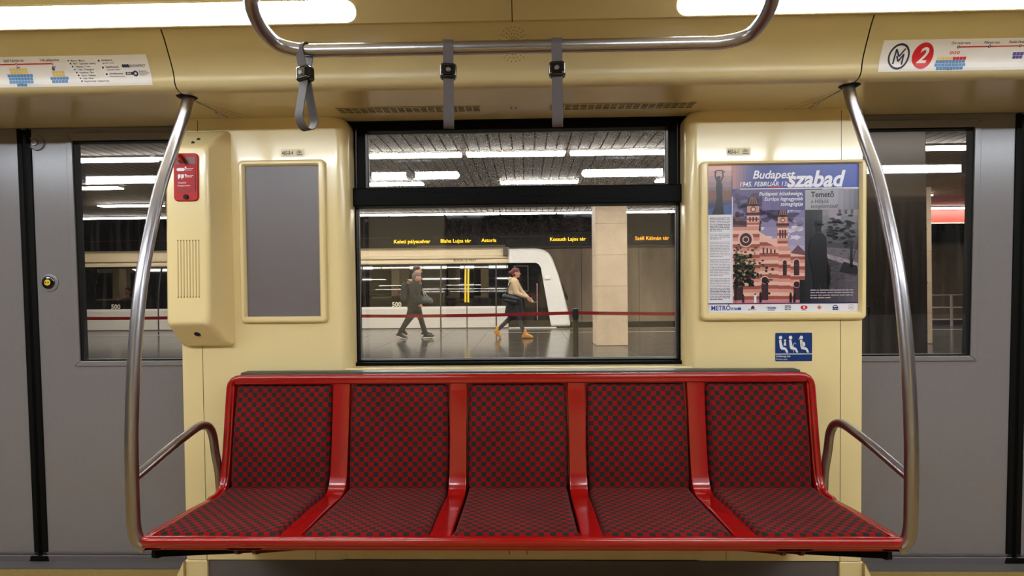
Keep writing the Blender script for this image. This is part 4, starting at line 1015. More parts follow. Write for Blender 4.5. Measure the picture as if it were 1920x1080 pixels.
# pillars
def pillar(x0, x1, y0, y1, label, m=STONE):
    t = thing('pillar', ((x0 + x1) / 2, (y0 + y1) / 2, 0), label, 'pillar'); lo = tuple(t.location)
    mb = MB(); mb.bbox(x0, x1, y0, y1, 0, kz(3.80) - .001, .02, 2); mb.build('shaft', m, t, lo)
    mb = MB()
    for z in (.62, 1.22, 1.86, 2.5): mb.box(x0 - .001, x1 + .001, y0 - .001, y1 + .001, z - .003, z + .003)
    mb.build('stone_joint', STONED if m is STONE else mat('dark_joint', (22, 18, 15), .6), t, lo)
pillar(1.475, 2.126, 11.6, 12.2, 'pale limestone pillar standing on the platform right of the train nose')
pillar(7.58, 8.245, 11.6, 12.2, 'pale limestone pillar seen as a thin strip through the right door window')
pillar(-10.7, -10.05, 11.6, 12.2, 'limestone pillar on the platform behind the left door leaf')
pillar(3.94, 4.865, 6.9, 7.6, 'dark brown pillar filling the left part of the right door window', mat('dark_brown_pillar', (36, 29, 24), .4, noise=(1.5, .15, 4, (1, 1, 1))))  # dark brown base colour, unlike the pale limestone pillars
# illuminated station names
LED = mat('name_sign_yellow', (255, 206, 20), .5, emit=(255, 196, 24), es=2.2)
LEDO = mat('name_sign_amber', (255, 180, 20), .5, emit=(255, 168, 14), es=1.7)
for s_, x0, x1, z, m, lb in (('Keleti pályaudvar', -4.504, -3.235, 2.785, LED, 'leftmost lit name on the dark band'), ('Blaha Lujza tér', -2.881, -1.822, 2.79, LED, 'between the two station names beside it'), ('Astoria', -1.469, -.95, 2.80, LED, 'shortest of the lit names'),
                         ('Kossuth Lajos tér', .899, 2.132, 2.81, LED, 'left of the limestone pillar'), ('Széll Kálmán tér', 3.821, 4.980, 2.81, LEDO, 'right of the limestone pillar'), ('Déli pályaudvar', 5.235, 6.40, 2.81, LEDO, 'at the right edge of the window')):
    wd = text_polys(s_, 1.0, .015)[2]
    t = thing('station_name_sign', ((x0 + x1) / 2, 19.55, 2.74), 'lit yellow sign reading %s, %s' % (s_, lb), 'sign'); lo = tuple(t.location)
    mb = MB(); mb.bbox(x0 - .10, x1 + .10, 19.50, 19.55, 2.68, 3.0, .005, 2); mb.build('sign_box', mat('sign_black', (18, 12, 12), .5), t, lo)
    ar = Art(lambda u, v, L: (u, 19.497, v)); ar.text(s_, x0, z, .172, m, 0, .010, 0, 'LEFT', (x1 - x0) / (wd * .172)); ar.build('lettering', t, lo)
# red line panel and railing on the right
t = thing('red_line_panel', (11.5, 14.9, 2.75), 'long red sign panel with white edges, high in the right door window', 'sign'); lo = tuple(t.location)
mb = MB(); mb.bbox(9.6, 13.6, 14.94, 15.02, 2.80, kz(3.80) - .012, .006, 2); mb.build('panel', mat('panel_red', (200, 44, 34), .5, emit=(200, 44, 34), es=.25), t, lo)
mb = MB(); mb.box(9.6, 13.6, 14.93, 15.03, 2.77, 2.80); mb.build('white_edge', PLATL, t, lo)
t = thing('guard_rail', (13, 16.4, 0), 'low steel guard rail on the far platform edge, seen in the right door window', 'railing'); lo = tuple(t.location)
mb = MB()
for z in (.885, .53, .19): mb.tube([(11.3, 16.4, z), (15.4, 16.4, z)], .022, 10)
mb.build('rail_bar', mat('rail_steel', (200, 190, 178), .3, metal=.6), t, lo)
for x in (11.35, 12.17, 13.6, 15.0): mb = MB(); mb.bbox(x - .03, x + .03, 16.38, 16.42, 0, .88, .005, 1); mb.build('rail_post', mat('rail_steel', (200, 190, 178), .3), t, lo)

# ------------------------------------------------------------------ belt barrier
POSTM = mat('barrier_black', (20, 20, 22), .35)
def barrier_post(x, label):
    t = thing('barrier_post', (x, 6.0, 0), label, 'barrier post', 'black belt barrier posts'); lo = (x, 6.0, 0)
    mb = MB(); mb.lathe([(0, .0), (.17, .0), (.17, .012), (.05, .03), (.031, .04)], (x, 6.0, 0), 'z', 28); mb.build('base', POSTM, t, lo)
    mb = MB(); mb.lathe([(.029, .03), (.029, .90)], (x, 6.0, 0), 'z', 20); mb.build('post', POSTM, t, lo)
    mb = MB(); mb.lathe([(.03, .88), (.035, .885), (.035, .965), (.030, .975), (0, .978)], (x, 6.0, 0), 'z', 20); mb.build('belt_head', POSTM, t, lo)
BPX = [-5.9, -2.58, .563, 3.6]
for x, lb in zip(BPX, ('black belt barrier post on the platform, hidden left of the left doors', 'black belt barrier post on the platform behind the grey advert panel', 'black belt barrier post standing on the platform in front of the train nose', 'black belt barrier post on the platform right of the window')):
    barrier_post(x, lb)
BELT = mat('red_belt', (232, 20, 32), .6)
for (a, b), lb in zip(zip(BPX, BPX[1:]), ('red barrier belt crossing low through the left door window', 'long red barrier belt crossing in front of the walking people', 'short red barrier belt crossing in front of the limestone pillar')):
    mb = MB(); n = 16; vs = []; fs = []
    for i in range(n + 1):
        t_ = i / n; x = a + .035 + (b - a - .07) * t_; z = .930 - .02 * math.sin(math.pi * t_)
        for dy, dz in ((-.001, -.017), (-.001, .017), (.001, .017), (.001, -.017)): vs.append((x, 6.0 + dy, z + dz))
    for i in range(n):
        for k in range(4): fs.append((i * 4 + k, i * 4 + (k + 1) % 4, i * 4 + 4 + (k + 1) % 4, i * 4 + 4 + k))
    mb.add(vs, fs); tag(mb.build('barrier_belt', BELT, None, ((a + b) / 2, 6.0, .93)), lb, 'barrier belt')

# ------------------------------------------------------------------ the other train
TW = mat('train_white', (222, 220, 214), .3, coat=.3); TC = mat('train_cream', (226, 206, 166), .35, noise=(2, .06, 4, (.3, 1, 1)))
TSK = mat('train_skirt_white', (206, 200, 190), .4); TB = mat('train_black_band', (16, 15, 15), .06, spec=.7)
TY = mat('door_yellow', (236, 200, 20), .4)
tr = thing('metro_train', (-6, 18.1, -.9), 'white and black metro train standing at the far side of the platform', 'train'); TL = (-6, 18.1, -.9)
TX0 = -19.5; XE = -.47; YT = 16.86
# window and door openings of the near side: (x0, x1, z0, z1)
doors = [(-2.44, -1.75), (-1.68, -.86)]
wins = [(-4.58, -3.46, .93, 1.87), (-2.33, -1.93, .92, 1.86), (-1.50, -1.06, .92, 1.86),
        (-7.9, -6.6, .93, 1.87), (-10.15, -9.75, .92, 1.86), (-9.35, -8.95, .92, 1.86), (-13.05, -11.45, .93, 1.90), (-16.0, -14.4, .93, 1.87)]
xs = sorted(wins)
def bow(z): return .105 * max(0.0, min(z, 1.955) - .66) ** 2
def sbox(mb, x0, x1, y0, y1, z0, z1, mi=0):
    """box following the outward bow of the body side"""
    n = max(1, int((z1 - z0) / .12)); zz = [z0 + (z1 - z0) * k / n for k in range(n + 1)]
    prof = [(y0 + bow(z), z) for z in zz] + [(y1 + bow(z), z) for z in zz[::-1]]
    m_ = len(prof); vs = [(x, a, b) for x in (x0, x1) for a, b in prof]
    fs = [(i, (i + 1) % m_, m_ + (i + 1) % m_, m_ + i) for i in range(m_)] + [(i, i + 1, m_ - 2 - i, m_ - 1 - i) for i in range(n)] + [(m_ + m_ - 1 - i, m_ + m_ - 2 - i, m_ + i + 1, m_ + i) for i in range(n)]
    mb.add(vs, fs, mi, True)
mb = MB(); cur = TX0
for x0, x1, z0, z1 in xs:
    sbox(mb, cur, x0, YT, YT + .05, .66, 1.955, 0); sbox(mb, x0, x1, YT, YT + .05, .66, z0, 0); sbox(mb, x0, x1, YT, YT + .05, z1, 1.955, 0); cur = x1
sbox(mb, cur, XE + .6, YT, YT + .05, .66, 1.955, 0)
mb.build('window_band', TB, tr, TL)
for i, (x0, x1, z0, z1) in enumerate(xs):
    mb = MB(); zz = [z0 + (z1 - z0) * k / 8 for k in range(9)]; mb.add([(x, YT + .012 + bow(z), z) for x in (x0, x1) for z in zz], [(k, k + 1, k + 10, k + 9) for k in range(8)], 0, True); mb.build('window_pane', GLASS_FAR, tr, TL)
mb = MB()
mb.prism([(YT, .665), (YT - .015, .60), (YT, .03), (YT + .1, .03), (YT + .1, .665)], TX0, XE, 'yz', 0); mb.build('skirt', TSK, tr, TL)
BW = bow(2); mb = MB()
mb.prism([(a + BW, b) for a, b in [(YT + .0, 1.955), (YT - .01, 2.00), (YT + .01, 2.16), (YT + .03, 2.20), (YT + .06, 2.36), (YT + .12, 2.40), (YT + .4, 2.47), (YT + 2.3, 2.47), (YT + 2.6, 2.3), (YT + 2.6, 2.2), (YT + .1, 2.15), (YT + .1, 1.955)]], TX0, XE, 'yz', 0)
mb.build('roof_panel', TC, tr, TL)
mb = MB(); mb.box(-3.3, XE - .1, YT + .5, YT + .56, 2.47, 2.53); mb.box(-.62, XE - .02, YT - .02, YT + .1, 2.17, 2.42); mb.build('roof_gutter', mat('roof_dark', (84, 72, 60), .6), tr, TL)
# joints of the skirt
mb = MB()
for x in (-13.9, -11.07, -9.95, -8.95, -7.8, -4.9, -2.50, -.84): sbox(mb, x - .018, x + .018, YT - .018, YT - .005, .03, 1.95)
for x in (-1.715,): mb.box(x - .012, x + .012, YT - .018, YT - .005, .03, .66)
mb.box(TX0, XE, YT - .002, YT + .05, -.06, .03)
mb.build('panel_joint', mat('joint_dark', (42, 40, 38), .6), tr, TL)
for x in (-1.758, -1.672, -9.6, -9.5):
    mb = MB(); sbox(mb, x - .026, x + .026, YT - .022, YT - .006, .78, 1.79); mb.build('door_edge_stripe', TY, tr, TL)
# inside of the train
INC = mat('train_inside_cream', (206, 190, 158), .5)
mb = MB(); mb.box(TX0, XE + .3, YT + 2.45, YT + 2.55, .0, 2.2, 0)
x = TX0
while x < XE - 1: mb.box(x, x + 1.3, YT + 2.43, YT + 2.46, .95, 1.85, 1); x += 1.95
mb.box(TX0, XE + .3, YT + .1, YT + 2.5, -.05, .02, 2); mb.box(TX0, XE + .3, YT + .1, YT + 2.45, 2.10, 2.14, 0); mb.box(TX0 - .05, TX0, YT, YT + 2.6, -.06, 2.4, 0)
for x in (-17.2, -13.4, -12.0, -8.4, -5.2, -4.25, -2.12, -1.3):
    mb.box(x - .13, x + .13, YT + 1.7, YT + 1.75, .5, 2.1, 0)
mb.build('interior', [INC, mat('inside_dark', (26, 24, 24), .3), mat('inside_floor', (70, 62, 50), .6)], tr, TL)
mb = MB()
x = TX0 + .5
while x < XE - 1.5: mb.box(x, x + 1.6, YT + .95, YT + 1.05, 2.085, 2.10); x += 2.1
mb.build('interior_light', mat('inside_light', (255, 255, 255), .5, emit=(255, 240, 222), es=7.0), tr, TL)
# nose
mb = MB()
NO = [(XE, 1.95), (XE, 2.385), (.30, 2.385), (.46, 2.372), (.60, 2.335), (.72, 2.265), (.80, 2.17), (.87, 2.04), (1.02, 1.62), (1.18, 1.05), (1.32, .45), (1.375, .12), (1.35, .05), (1.27, .03), (XE, .03)]
mb.prism(NO, YT - .01, YT + 2.55, 'xz', 0, bev=.10, seg=5); mb.build('nose_shell', TW, tr, TL)
mb = MB(); mb.prism([(XE - .01, .045), (.80, .045), (.78, .12), (.50, 1.80), (.44, 1.90), (.36, 1.945), (XE - .01, 1.95)], YT - .022, YT - .008, 'xz', 0); mb.build('cab_side_glass', TB, tr, TL)
mb = MB(); ring(mb, (-.30, .125, 1.10, 1.86), (-.285, .11, 1.115, 1.845), YT - .026, YT - .020, bev=0); mb.build('cab_door_outline', mat('outline_grey', (96, 94, 92), .4), tr, TL)
mb = MB(); mb.tube([(.385, YT - .06, .25), (.385, YT - .06, 1.30)], .016, 8); mb.bbox(.365, .405, YT - .06, YT - .02, 1.26, 1.33, .006, 1); mb.build('cab_handrail', mat('handrail_pinkish', (170, 120, 120), .4), tr, TL)
mb = MB(); mb.bbox(.60, .79, YT - .06, YT - .005, 1.44, 1.55, .03, 2); mb.build('marker_light', TW, tr, TL)
mb = MB(); mb.prism([(1.12, 1.38), (1.19, 1.22), (1.32, .92), (1.31, .80), (1.24, .86), (1.18, 1.02)], YT + .2, YT + .26, 'xz', 0, bev=.01); mb.build('mirror_arm', POSTM, tr, TL)
mb = MB(); mb.prism([(XE, .02), (1.0, .02), (1.0, -.9), (TX0, -.9), (TX0, .02)], YT + .3, YT + 2.3, 'xz', 0); mb.build('underframe', PITM, tr, TL)
mb = MB(); mb.box(XE, .95, YT - .03, YT, .0, .03); mb.build('nose_step', TW, tr, TL)
ar = Art(lambda u, v, L: (u, YT - .012 - .002 * L, v))
LET = mat('train_number', (206, 196, 176), .5)
for x in (-3.80, -12.36): ar.text('500', x - .02, .655 + .02, .19, LET, 1, .03, 0, 'CENTER', 1.0)
ar.build('number_lettering', tr, TL)
ar = Art(lambda u, v, L: (u, YT - .016 - .002 * L + BW, v))
ar.text('BUDA', -2.12, 2.018, .092, mat('brown_letter', (110, 92, 66), .5), 1, .015, 0, 'LEFT', 1.2); ar.text('PEST', -1.65, 2.018, .092, mat('brown_letter', (110, 92, 66), .5), 1, .015, 0, 'LEFT', 1.2)
ar.disc(-1.735, 2.055, .045, mat('emblem_tan', (176, 160, 124), .5), 1, 8, .05)
ar.build('town_lettering', tr, TL)

# ------------------------------------------------------------------ people
SKIN = mat('skin', (196, 142, 116), .55)
def blob(name, caps, m, parent, lo, vox=.012, ells=(), sm=4, rel=True):
    bm = bmesh.new()
    for c in caps:
        p0, p1, r0, r1 = Vector(c[0]), Vector(c[1]), c[2], c[3]
        d = p1 - p0; L = d.length
        rot = d.to_track_quat('Z', 'Y').to_matrix().to_4x4() if L > 1e-6 else Matrix()
        if L > 1e-6: bmesh.ops.create_cone(bm, cap_ends=True, segments=14, radius1=r0, radius2=r1, depth=L, matrix=Matrix.Translation((p0 + p1) / 2) @ rot)
        for p, r_ in ((p0, r0), (p1, r1)): bmesh.ops.create_icosphere(bm, subdivisions=2, radius=r_, matrix=Matrix.Translation(p))
    for c, rad, ang in ells:
        bmesh.ops.create_icosphere(bm, subdivisions=3, radius=1, matrix=Matrix.Translation(Vector(c)) @ Matrix.Rotation(ang, 4, 'Y') @ Matrix.Diagonal(Vector(rad)).to_4x4())
    me = D.meshes.new(name); bm.to_mesh(me); bm.free()
    o = D.objects.new(name, me); COL.objects.link(o)
    md = o.modifiers.new('r', 'REMESH'); md.mode = 'VOXEL'; md.voxel_size = vox
    ms = o.modifiers.new('s', 'SMOOTH'); ms.iterations = sm; ms.factor = .5
    dg = bpy.context.evaluated_depsgraph_get(); me2 = D.meshes.new_from_object(o.evaluated_get(dg))
    o.modifiers.clear(); o.data = me2; D.meshes.remove(me); me2.name = name
    me2.polygons.foreach_set('use_smooth', [True] * len(me2.polygons)); me2.materials.clear(); me2.materials.append(m)
    if parent: o.parent = parent
    o.location = (0, 0, 0); return o
def hand(w_, d, side, s=1.0, curl=.5):
    """palm, four fingers and a thumb from wrist w_ pointing along d; fingers bend toward -side cross"""
    w_ = Vector(w_); d = Vector(d).normalized(); sd = Vector(side).normalized(); n = d.cross(sd).normalized(); caps = []
    pe = w_ + d * .085 * s
    for q in (-1.2, -.4, .4, 1.2): caps.append((w_ + sd * q * .010 * s, pe + sd * q * .020 * s, .014 * s, .011 * s))
    for q, l in zip((-1.5, -.5, .5, 1.5), (.062, .074, .070, .055)):
        b = pe + sd * q * .017 * s; k = b + (d * (1 - curl * .4) + n * curl * .5).normalized() * l * .55 * s; e = k + (d * (1 - curl) + n * curl).normalized() * l * .5 * s
        caps += [(b, k, .009 * s, .0085 * s), (k, e, .0085 * s, .0075 * s)]
    tb = w_ + d * .025 * s - sd * .028 * s; tk = tb + (d * .8 - sd * .7).normalized() * .04 * s; te = tk + (d + n * .3).normalized() * .03 * s
    caps += [(tb, tk, .012 * s, .010 * s), (tk, te, .010 * s, .008 * s)]
    return caps
def limb(a, b, c, r): return [(a, b, r[0], r[1]), (b, c, r[1] * .98, r[2])]
def person(x, y, h, label, J, cloth, flip=1):
    t = thing('person', (x, y, 0), label, 'person'); s = h / 1.70
    S = lambda p: tuple(q * s for q in p)
    j = {k: S(v) for k, v in J.items()}
    hd = Vector(j['head'])
    caps = limb(j['hipN'], j['kneeN'], j['ankN'], (.078 * s, .052 * s, .034 * s)) + limb(j['hipF'], j['kneeF'], j['ankF'], (.078 * s, .052 * s, .034 * s))
    caps += limb(j['shN'], j['elN'], j['wrN'], (.042 * s, .034 * s, .024 * s)) + limb(j['shF'], j['elF'], j['wrF'], (.042 * s, .034 * s, .024 * s))
    caps += [(j['neck'], tuple(hd - Vector((.0, 0, .06)) * s), .048 * s, .045 * s)]
    for a, to in (('ankN', 'toeN'), ('ankF', 'toeF')): caps.append((j[a], j[to], .034 * s, .024 * s))
    for a, b in (('elN', 'wrN'), ('elF', 'wrF')):
        d = Vector(j[b]) - Vector(j[a]); caps += hand(j[b], d, d.cross(Vector((0, 1, 0))) , s * .95, .5)
    ch, hp = Vector(j['chest']), Vector(j['pelvis'])
    ells = [(tuple(ch), (.105 * s, .165 * s, .20 * s), 0), (tuple(hp), (.105 * s, .150 * s, .12 * s), 0), (tuple((ch + hp) / 2), (.09 * s, .125 * s, .16 * s), 0),
            (tuple(hd), (.092 * s, .076 * s, .112 * s), 0), (tuple(hd + Vector((.035, 0, -.055)) * s), (.055 * s, .050 * s, .055 * s), .3)]
    # nose, brows, chin, lips, ears
    caps += [(tuple(hd + Vector((.084, 0, .012)) * s), tuple(hd + Vector((.110, 0, -.022)) * s), .009 * s, .014 * s), (tuple(hd + Vector((.078, -.03, .028)) * s), tuple(hd + Vector((.078, .03, .028)) * s), .014 * s, .014 * s),
             (tuple(hd + Vector((.086, -.016, -.050)) * s), tuple(hd + Vector((.086, .016, -.050)) * s), .009 * s, .009 * s), (tuple(hd + Vector((.070, -.01, -.088)) * s), tuple(hd + Vector((.070, .01, -.088)) * s), .020 * s, .020 * s)]
    for q in (-1, 1): ells.append((tuple(hd + Vector((-.005, q * .076, -.005)) * s), (.018 * s, .010 * s, .030 * s), 0))
    blob('body', caps, SKIN, t, None, .0085, ells, 2)
    mb = MB()
    for q in (-1, 1): mb.lathe([(0, -.010 * s), (.008 * s, -.006 * s), (.010 * s, 0), (.008 * s, .006 * s), (0, .010 * s)], tuple(hd + Vector((.078, q * .030, .010)) * s), 'z', 10)
    e_ = mb.build('eyes', mat('eye_dark', (34, 26, 22), .3)); e_.parent = t
    cloth(t, s, j, hd); return t
# woman in a beige jacket, striding right
J1 = dict(hipN=(-.02, -.08, .90), kneeN=(.10, -.09, .50), ankN=(.245, -.09, .105), toeN=(.42, -.09, .035),
          hipF=(-.03, .08, .90), kneeF=(-.10, .08, .48), ankF=(-.42, .08, .185), toeF=(-.345, .08, .035),
          shN=(-.02, -.17, 1.36), elN=(.06, -.20, 1.08), wrN=(.30, -.17, .985), shF=(.03, .17, 1.36), elF=(.17, .19, 1.12), wrF=(.36, .13, .95),
          neck=(.01, 0, 1.42), head=(.045, 0, 1.565), chest=(0, 0, 1.24), pelvis=(-.02, 0, .92))
def cl1(t, s, j, hd):
    S = lambda *p: tuple(q * s for q in p)
    JK = mat('beige_jacket', (196, 172, 140), .85); DKC = mat('black_long_top', (16, 17, 20), .8); BT = mat('ochre_boot', (196, 132, 44), .6); HR = mat('red_brown_hair', (98, 44, 38), .6)
    blob('jacket', [(j['shN'], j['elN'], .070 * s, .060 * s), (j['elN'], S(.27, -.175, 1.0), .058 * s, .042 * s), (j['shF'], j['elF'], .070 * s, .060 * s), (j['elF'], S(.33, .14, .975), .058 * s, .042 * s)], JK, t, None, .012,
         [(S(-.005, 0, 1.25), S(.140, .200, .22), 0), (S(0, 0, 1.10), S(.135, .185, .16), 0)], 4)
    blob('hood', [(S(-.09, -.06, 1.42), S(-.09, .06, 1.42), .055 * s, .055 * s), (S(-.05, -.10, 1.43), S(.05, -.08, 1.40), .035 * s, .028 * s), (S(-.05, .10, 1.43), S(.05, .08, 1.40), .035 * s, .028 * s)], mat('beige_hood', (214, 196, 166), .9), t, None, .011)
    blob('long_top', [(S(-.06, 0, .98), S(-.02, 0, .60), .13 * s, .16 * s), (S(.06, 0, .98), S(.12, 0, .52), .12 * s, .13 * s), (S(-.08, 0, .9), S(-.13, 0, .62), .10 * s, .10 * s)], DKC, t, None, .013, [(S(-.01, 0, 1.0), S(.15, .19, .14), 0)])
    blob('trousers', [(j['hipN'], j['kneeN'], .088 * s, .062 * s), (j['kneeN'], j['ankN'], .061 * s, .043 * s), (j['hipF'], j['kneeF'], .088 * s, .062 * s), (j['kneeF'], j['ankF'], .061 * s, .043 * s)], mat('dark_trousers', (22, 26, 40), .8), t, None, .011)
    for a, b, up in (('ankN', 'toeN', (0, 0, .07)), ('ankF', 'toeF', (.02, 0, .07))):
        A, B = Vector(j[a]), Vector(j[b]); hl = A + Vector((-.04, 0, -.055)) * s if a == 'ankN' else A + Vector((-.05, 0, -.02)) * s
        blob('boot', [(tuple(A + Vector(up) * s), tuple(A), .052 * s, .050 * s), (tuple(A), tuple(B), .050 * s, .034 * s), (tuple(hl), tuple(B), .036 * s, .034 * s)], BT, t, None, .009)
    blob('hair', [(tuple(hd + Vector((-.03, 0, .04)) * s), tuple(hd + Vector((-.09, 0, .02)) * s), .088 * s, .05 * s), (tuple(hd + Vector((-.10, 0, .015)) * s), tuple(hd + Vector((-.145, 0, .02)) * s), .034 * s, .040 * s), (tuple(hd + Vector((.055, -.03, .085)) * s), tuple(hd + Vector((.055, .03, .085)) * s), .032 * s, .032 * s), (tuple(hd + Vector((-.04, -.05, -.04)) * s), tuple(hd + Vector((-.04, .05, -.04)) * s), .045 * s, .045 * s)], HR, t, None, .009,
         [(tuple(hd + Vector((-.012, 0, .045)) * s), (.098 * s, .088 * s, .088 * s), 0)])
P1 = person(-.235, 13.5, 1.69, 'person with red-brown hair and a beige jacket walking right in ochre boots', J1, cl1)
s1 = 1.69 / 1.70
# shoulder bag and phone
t = thing('shoulder_bag', (-.30, 13.25, .98), 'black shoulder bag under the arm of the walker in the beige jacket', 'bag')
o = blob('bag_body', [((-.15, 0, .02), (.14, 0, -.04), .070, .060), ((-.13, 0, -.06), (.11, 0, -.11), .065, .055)], mat('black_leather', (20, 23, 26), .35), t, None, .012)
mb = MB(); mb.tube([(-.13, 0, .08), (-.06, .02, .25), (.01, .10, .42), (.05, .18, .44), (.09, .05, .25), (.12, 0, .03)], .012, 8); q = mb.build('bag_strap', mat('black_leather', (20, 23, 26), .35)); q.parent = t
mb = MB(); mb.bbox(.44 - .235 + .02, .44 - .235 + .13, 13.30, 13.36, .855, .870, .004, 2)
tag(mb.build('mobile_phone', mat('phone_grey', (150, 140, 140), .25), None, (.28, 13.33, .86)), 'small phone held out by the walker in the beige jacket', 'phone')
# woman with a knitted hat and dark padded coat
J2 = dict(hipN=(-.02, -.08, .90), kneeN=(-.15, -.09, .52), ankN=(-.37, -.09, .145), toeN=(-.235, -.09, .035),
          hipF=(0, .08, .90), kneeF=(.13, .08, .50), ankF=(.27, .08, .09), toeF=(.44, .08, .05),
          shN=(-.02, -.17, 1.36), elN=(-.02, -.20, 1.08), wrN=(.14, -.19, .90), shF=(.03, .17, 1.36), elF=(.14, .19, 1.14), wrF=(.12, .10, 1.34),
          neck=(.01, 0, 1.42), head=(.065, 0, 1.55), chest=(0, 0, 1.24), pelvis=(-.02, 0, .92))
def shoes(t, s, j, m, sole):
    for a, b in (('ankN', 'toeN'), ('ankF', 'toeF')):
        A, B = Vector(j[a]), Vector(j[b]); d = (B - A); hl = A + Vector((-.05, 0, -.05)) * s
        sh_ = blob('shoe', [(tuple(A), tuple(A + (B - A) * .6), .046 * s, .040 * s), (tuple(hl + Vector((0, 0, .02))), tuple(B + Vector((0, 0, .012))), .038 * s, .034 * s)], m, t, None, .009)
        so = blob('sole', [(tuple(hl + Vector((0, 0, -.012)) * s), tuple(B + Vector((.01, 0, -.010)) * s), .032 * s, .026 * s)], sole, sh_, None, .009)
def cl2(t, s, j, hd):
    S = lambda *p: tuple(q * s for q in p)
    CT = mat('charcoal_coat', (30, 31, 34), .8)
    blob('coat', [(j['shN'], j['elN'], .080 * s, .070 * s), (j['elN'], j['wrN'], .068 * s, .050 * s), (j['shF'], j['elF'], .080 * s, .068 * s), (j['elF'], j['wrF'], .066 * s, .045 * s),
                  (S(-.02, 0, 1.1), S(-.01, 0, .82), .165 * s, .185 * s)], CT, t, None, .012, [(S(-.01, 0, 1.24), S(.155, .215, .24), 0), (S(-.01, 0, .84), S(.175, .20, .13), 0)])
    blob('fur_hood', [(S(-.12, -.06, 1.44), S(-.12, .06, 1.44), .06 * s, .06 * s), (S(-.05, -.11, 1.46), S(-.14, -.06, 1.40), .032 * s, .03 * s)], mat('pale_fur_trim', (178, 150, 118), .95), t, None, .012)
    blob('trousers', [(j['hipN'], j['kneeN'], .100 * s, .070 * s), (j['kneeN'], j['ankN'], .068 * s, .052 * s), (j['hipF'], j['kneeF'], .100 * s, .070 * s), (j['kneeF'], j['ankF'], .068 * s, .052 * s)], mat('black_trousers', (17, 17, 20), .8), t, None, .011)
    shoes(t, s, j, mat('black_sneaker', (34, 32, 34), .6), mat('white_sole', (222, 216, 206), .5))
    blob('knitted_hat', [(tuple(hd + Vector((-.03, 0, .02)) * s), tuple(hd + Vector((.055, 0, .065)) * s), .092 * s, .060 * s), (tuple(hd + Vector((-.05, 0, -.03)) * s), tuple(hd + Vector((-.05, 0, .04)) * s), .065 * s, .08 * s)], mat('grey_knit', (116, 98, 94), .95), t, None, .010,
         [(tuple(hd + Vector((-.008, 0, .052)) * s), (.104 * s, .092 * s, .085 * s), 0)])
P2 = person(-2.62, 13.5, 1.63, 'person in a dark coat and grey knitted hat walking right, hand at the face', J2, cl2)
t = thing('backpack', (-2.85, 13.42, 1.10), 'dark backpack on the back of the walker in the knitted hat', 'backpack')
blob('pack_body', [((.02, -.06, .17), (.01, -.06, -.12), .085, .10), ((.02, .08, .17), (.01, .08, -.12), .085, .10)], mat('dark_backpack', (26, 27, 34), .8), t, None, .014)
mb = MB(); mb.tube([(.03, -.12, .28), (.13, -.14, .30), (.24, -.14, .16), (.16, -.14, -.05), (.04, -.12, -.12)], .014, 8); q = mb.build('pack_strap', mat('dark_backpack', (26, 27, 34), .8)); q.parent = t
# man beside them, one step farther away
J3 = dict(hipN=(0, -.08, .90), kneeN=(.12, -.09, .50), ankN=(.22, -.09, .10), toeN=(.38, -.09, .045), hipF=(0, .08, .90), kneeF=(-.10, .08, .50), ankF=(-.36, .08, .17), toeF=(-.25, .08, .035),
          shN=(0, -.18, 1.37), elN=(.03, -.22, 1.10), wrN=(.17, -.20, .92), shF=(0, .18, 1.37), elF=(-.02, .22, 1.10), wrF=(.10, .20, .90),
          neck=(.01, 0, 1.44), head=(.045, 0, 1.58), chest=(0, 0, 1.25), pelvis=(0, 0, .92))
def cl3(t, s, j, hd):
    S = lambda *p: tuple(q * s for q in p)
    blob('jacket', [(j['shN'], j['elN'], .075 * s, .065 * s), (j['elN'], j['wrN'], .062 * s, .045 * s), (j['shF'], j['elF'], .075 * s, .065 * s), (j['elF'], j['wrF'], .062 * s, .045 * s), (S(0, 0, 1.1), S(.02, 0, .86), .15 * s, .165 * s)],
         mat('brown_black_jacket', (46, 40, 38), .8), t, None, .012, [(S(0, 0, 1.25), S(.145, .215, .22), 0)])
    blob('jeans', [(j['hipN'], j['kneeN'], .098 * s, .072 * s), (j['kneeN'], j['ankN'], .070 * s, .056 * s), (j['hipF'], j['kneeF'], .098 * s, .072 * s), (j['kneeF'], j['ankF'], .070 * s, .056 * s)], mat('blue_jeans', (66, 78, 108), .85), t, None, .011)
    shoes(t, s, j, mat('black_sneaker', (34, 32, 34), .6), mat('white_sole', (222, 216, 206), .5))
    blob('hair', [(tuple(hd + Vector((-.03, 0, .05)) * s), tuple(hd + Vector((-.06, 0, .0)) * s), .082 * s, .06 * s)], mat('dark_brown_hair', (52, 36, 32), .7), t, None, .010, [(tuple(hd + Vector((-.015, 0, .048)) * s), (.098 * s, .086 * s, .080 * s), 0)])
P3 = person(-2.74, 14.25, 1.78, 'person with brown hair and blue jeans, mostly hidden by the walker in knitted hat', J3, cl3)
t = thing('handbag', (-2.28, 13.25, .93), 'small grey green bag carried in front of the walker in the knitted hat', 'bag')
blob('bag_body', [((-.07, 0, .0), (.07, 0, -.02), .085, .075), ((-.03, 0, .05), (.03, 0, .04), .05, .05)], mat('grey_green_bag', (56, 64, 66), .6), t, None, .012)
mb = MB(); mb.tube([(-.06, 0, .07), (-.08, .02, .16), (-.13, .06, .26), (-.05, .03, .16), (.03, 0, .07)], .010, 8); q = mb.build('bag_strap', mat('pale_strap', (150, 146, 140), .7)); q.parent = t
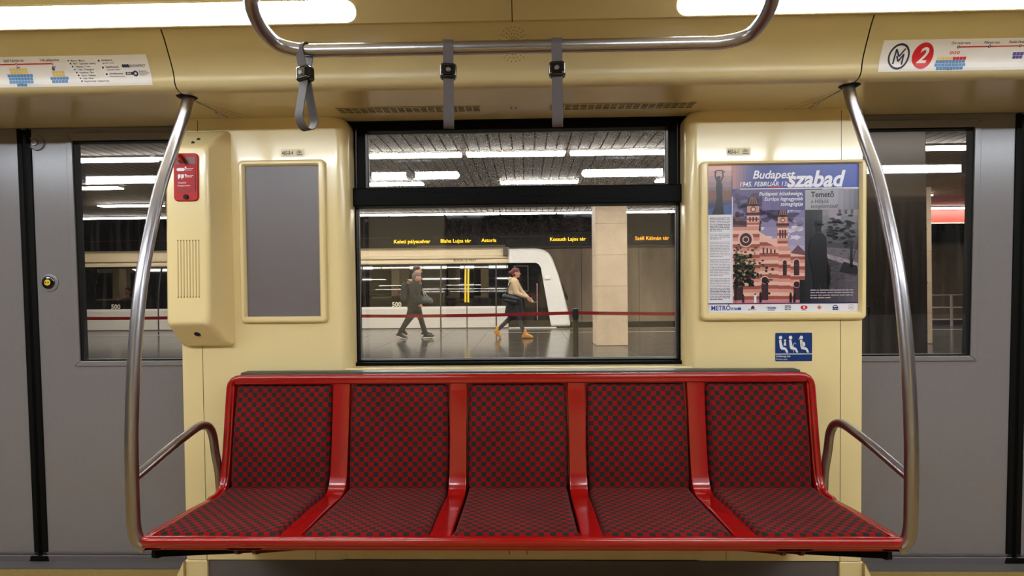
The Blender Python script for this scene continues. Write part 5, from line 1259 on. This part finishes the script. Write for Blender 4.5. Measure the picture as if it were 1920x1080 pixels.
# seated passengers inside the other train
def seated(x, label, coatc, hairc):
    t = thing('person', (x, YT + .75, .42), label, 'person'); hd = Vector((0, 0, .78))
    blob('body', [((0, 0, .6), (0, 0, .70), .05, .05), ((-.15, 0, .52), (-.20, -.05, .28), .045, .038), ((-.20, -.05, .28), (-.06, -.25, .20), .036, .028), ((.15, 0, .52), (.20, -.05, .28), .045, .038), ((.20, -.05, .28), (.06, -.25, .20), .036, .028),
                  ((-.09, 0, .08), (-.10, -.42, .10), .075, .055), ((-.10, -.42, .10), (-.10, -.44, -.36), .05, .035), ((.09, 0, .08), (.10, -.42, .10), .075, .055), ((.10, -.42, .10), (.10, -.44, -.36), .05, .035)]
         + hand((-.06, -.25, .20), (.5, -.6, -.1), (0, 0, 1), .9) + hand((.06, -.25, .20), (-.5, -.6, -.1), (0, 0, 1), .9), SKIN, t, None, .011,
         [((0, 0, .40), (.17, .11, .20), 0), ((0, 0, .12), (.16, .13, .13), 0), (tuple(hd), (.078, .095, .112), 0), ((0, -.095, .765), (.014, .02, .02), 0)])
    blob('coat', [((-.15, 0, .50), (-.20, -.05, .28), .07, .06), ((-.20, -.05, .28), (-.08, -.23, .21), .056, .042), ((.15, 0, .50), (.20, -.05, .28), .07, .06), ((.20, -.05, .28), (.08, -.23, .21), .056, .042)], mat('coat_%d' % coatc[0], coatc, .8), t, None, .014, [((0, 0, .38), (.20, .14, .22), 0), ((0, 0, .14), (.19, .16, .14), 0)])
    blob('trousers', [((-.09, 0, .08), (-.10, -.42, .10), .09, .07), ((-.10, -.42, .10), (-.10, -.44, -.30), .066, .05), ((.09, 0, .08), (.10, -.42, .10), .09, .07), ((.10, -.42, .10), (.10, -.44, -.30), .066, .05)], mat('black_trousers', (17, 17, 20), .8), t, None, .014)
    blob('hair', [((0, .05, .80), (0, .06, .66), .085, .06)], mat('hair_%d' % hairc[0], hairc, .7), t, None, .012, [((0, .02, .82), (.092, .10, .095), 0)])
    return t
seated(-12.55, 'person in a brown coat seated inside the other train, behind the left door window', (84, 56, 44), (36, 24, 20))
seated(-3.95, 'person in a dark coat seated inside the other train, above the number 500', (44, 32, 30), (30, 22, 20))
mb = MB(); mb.bbox(-12.66, -12.42, YT + .30, YT + .38, .66, .96, .02, 2)
tag(mb.build('paper_bag', mat('pink_paper', (190, 130, 112), .7), None, (-12.54, YT + .34, .66)), 'pinkish bag on the lap of the seated person in the brown coat', 'bag')
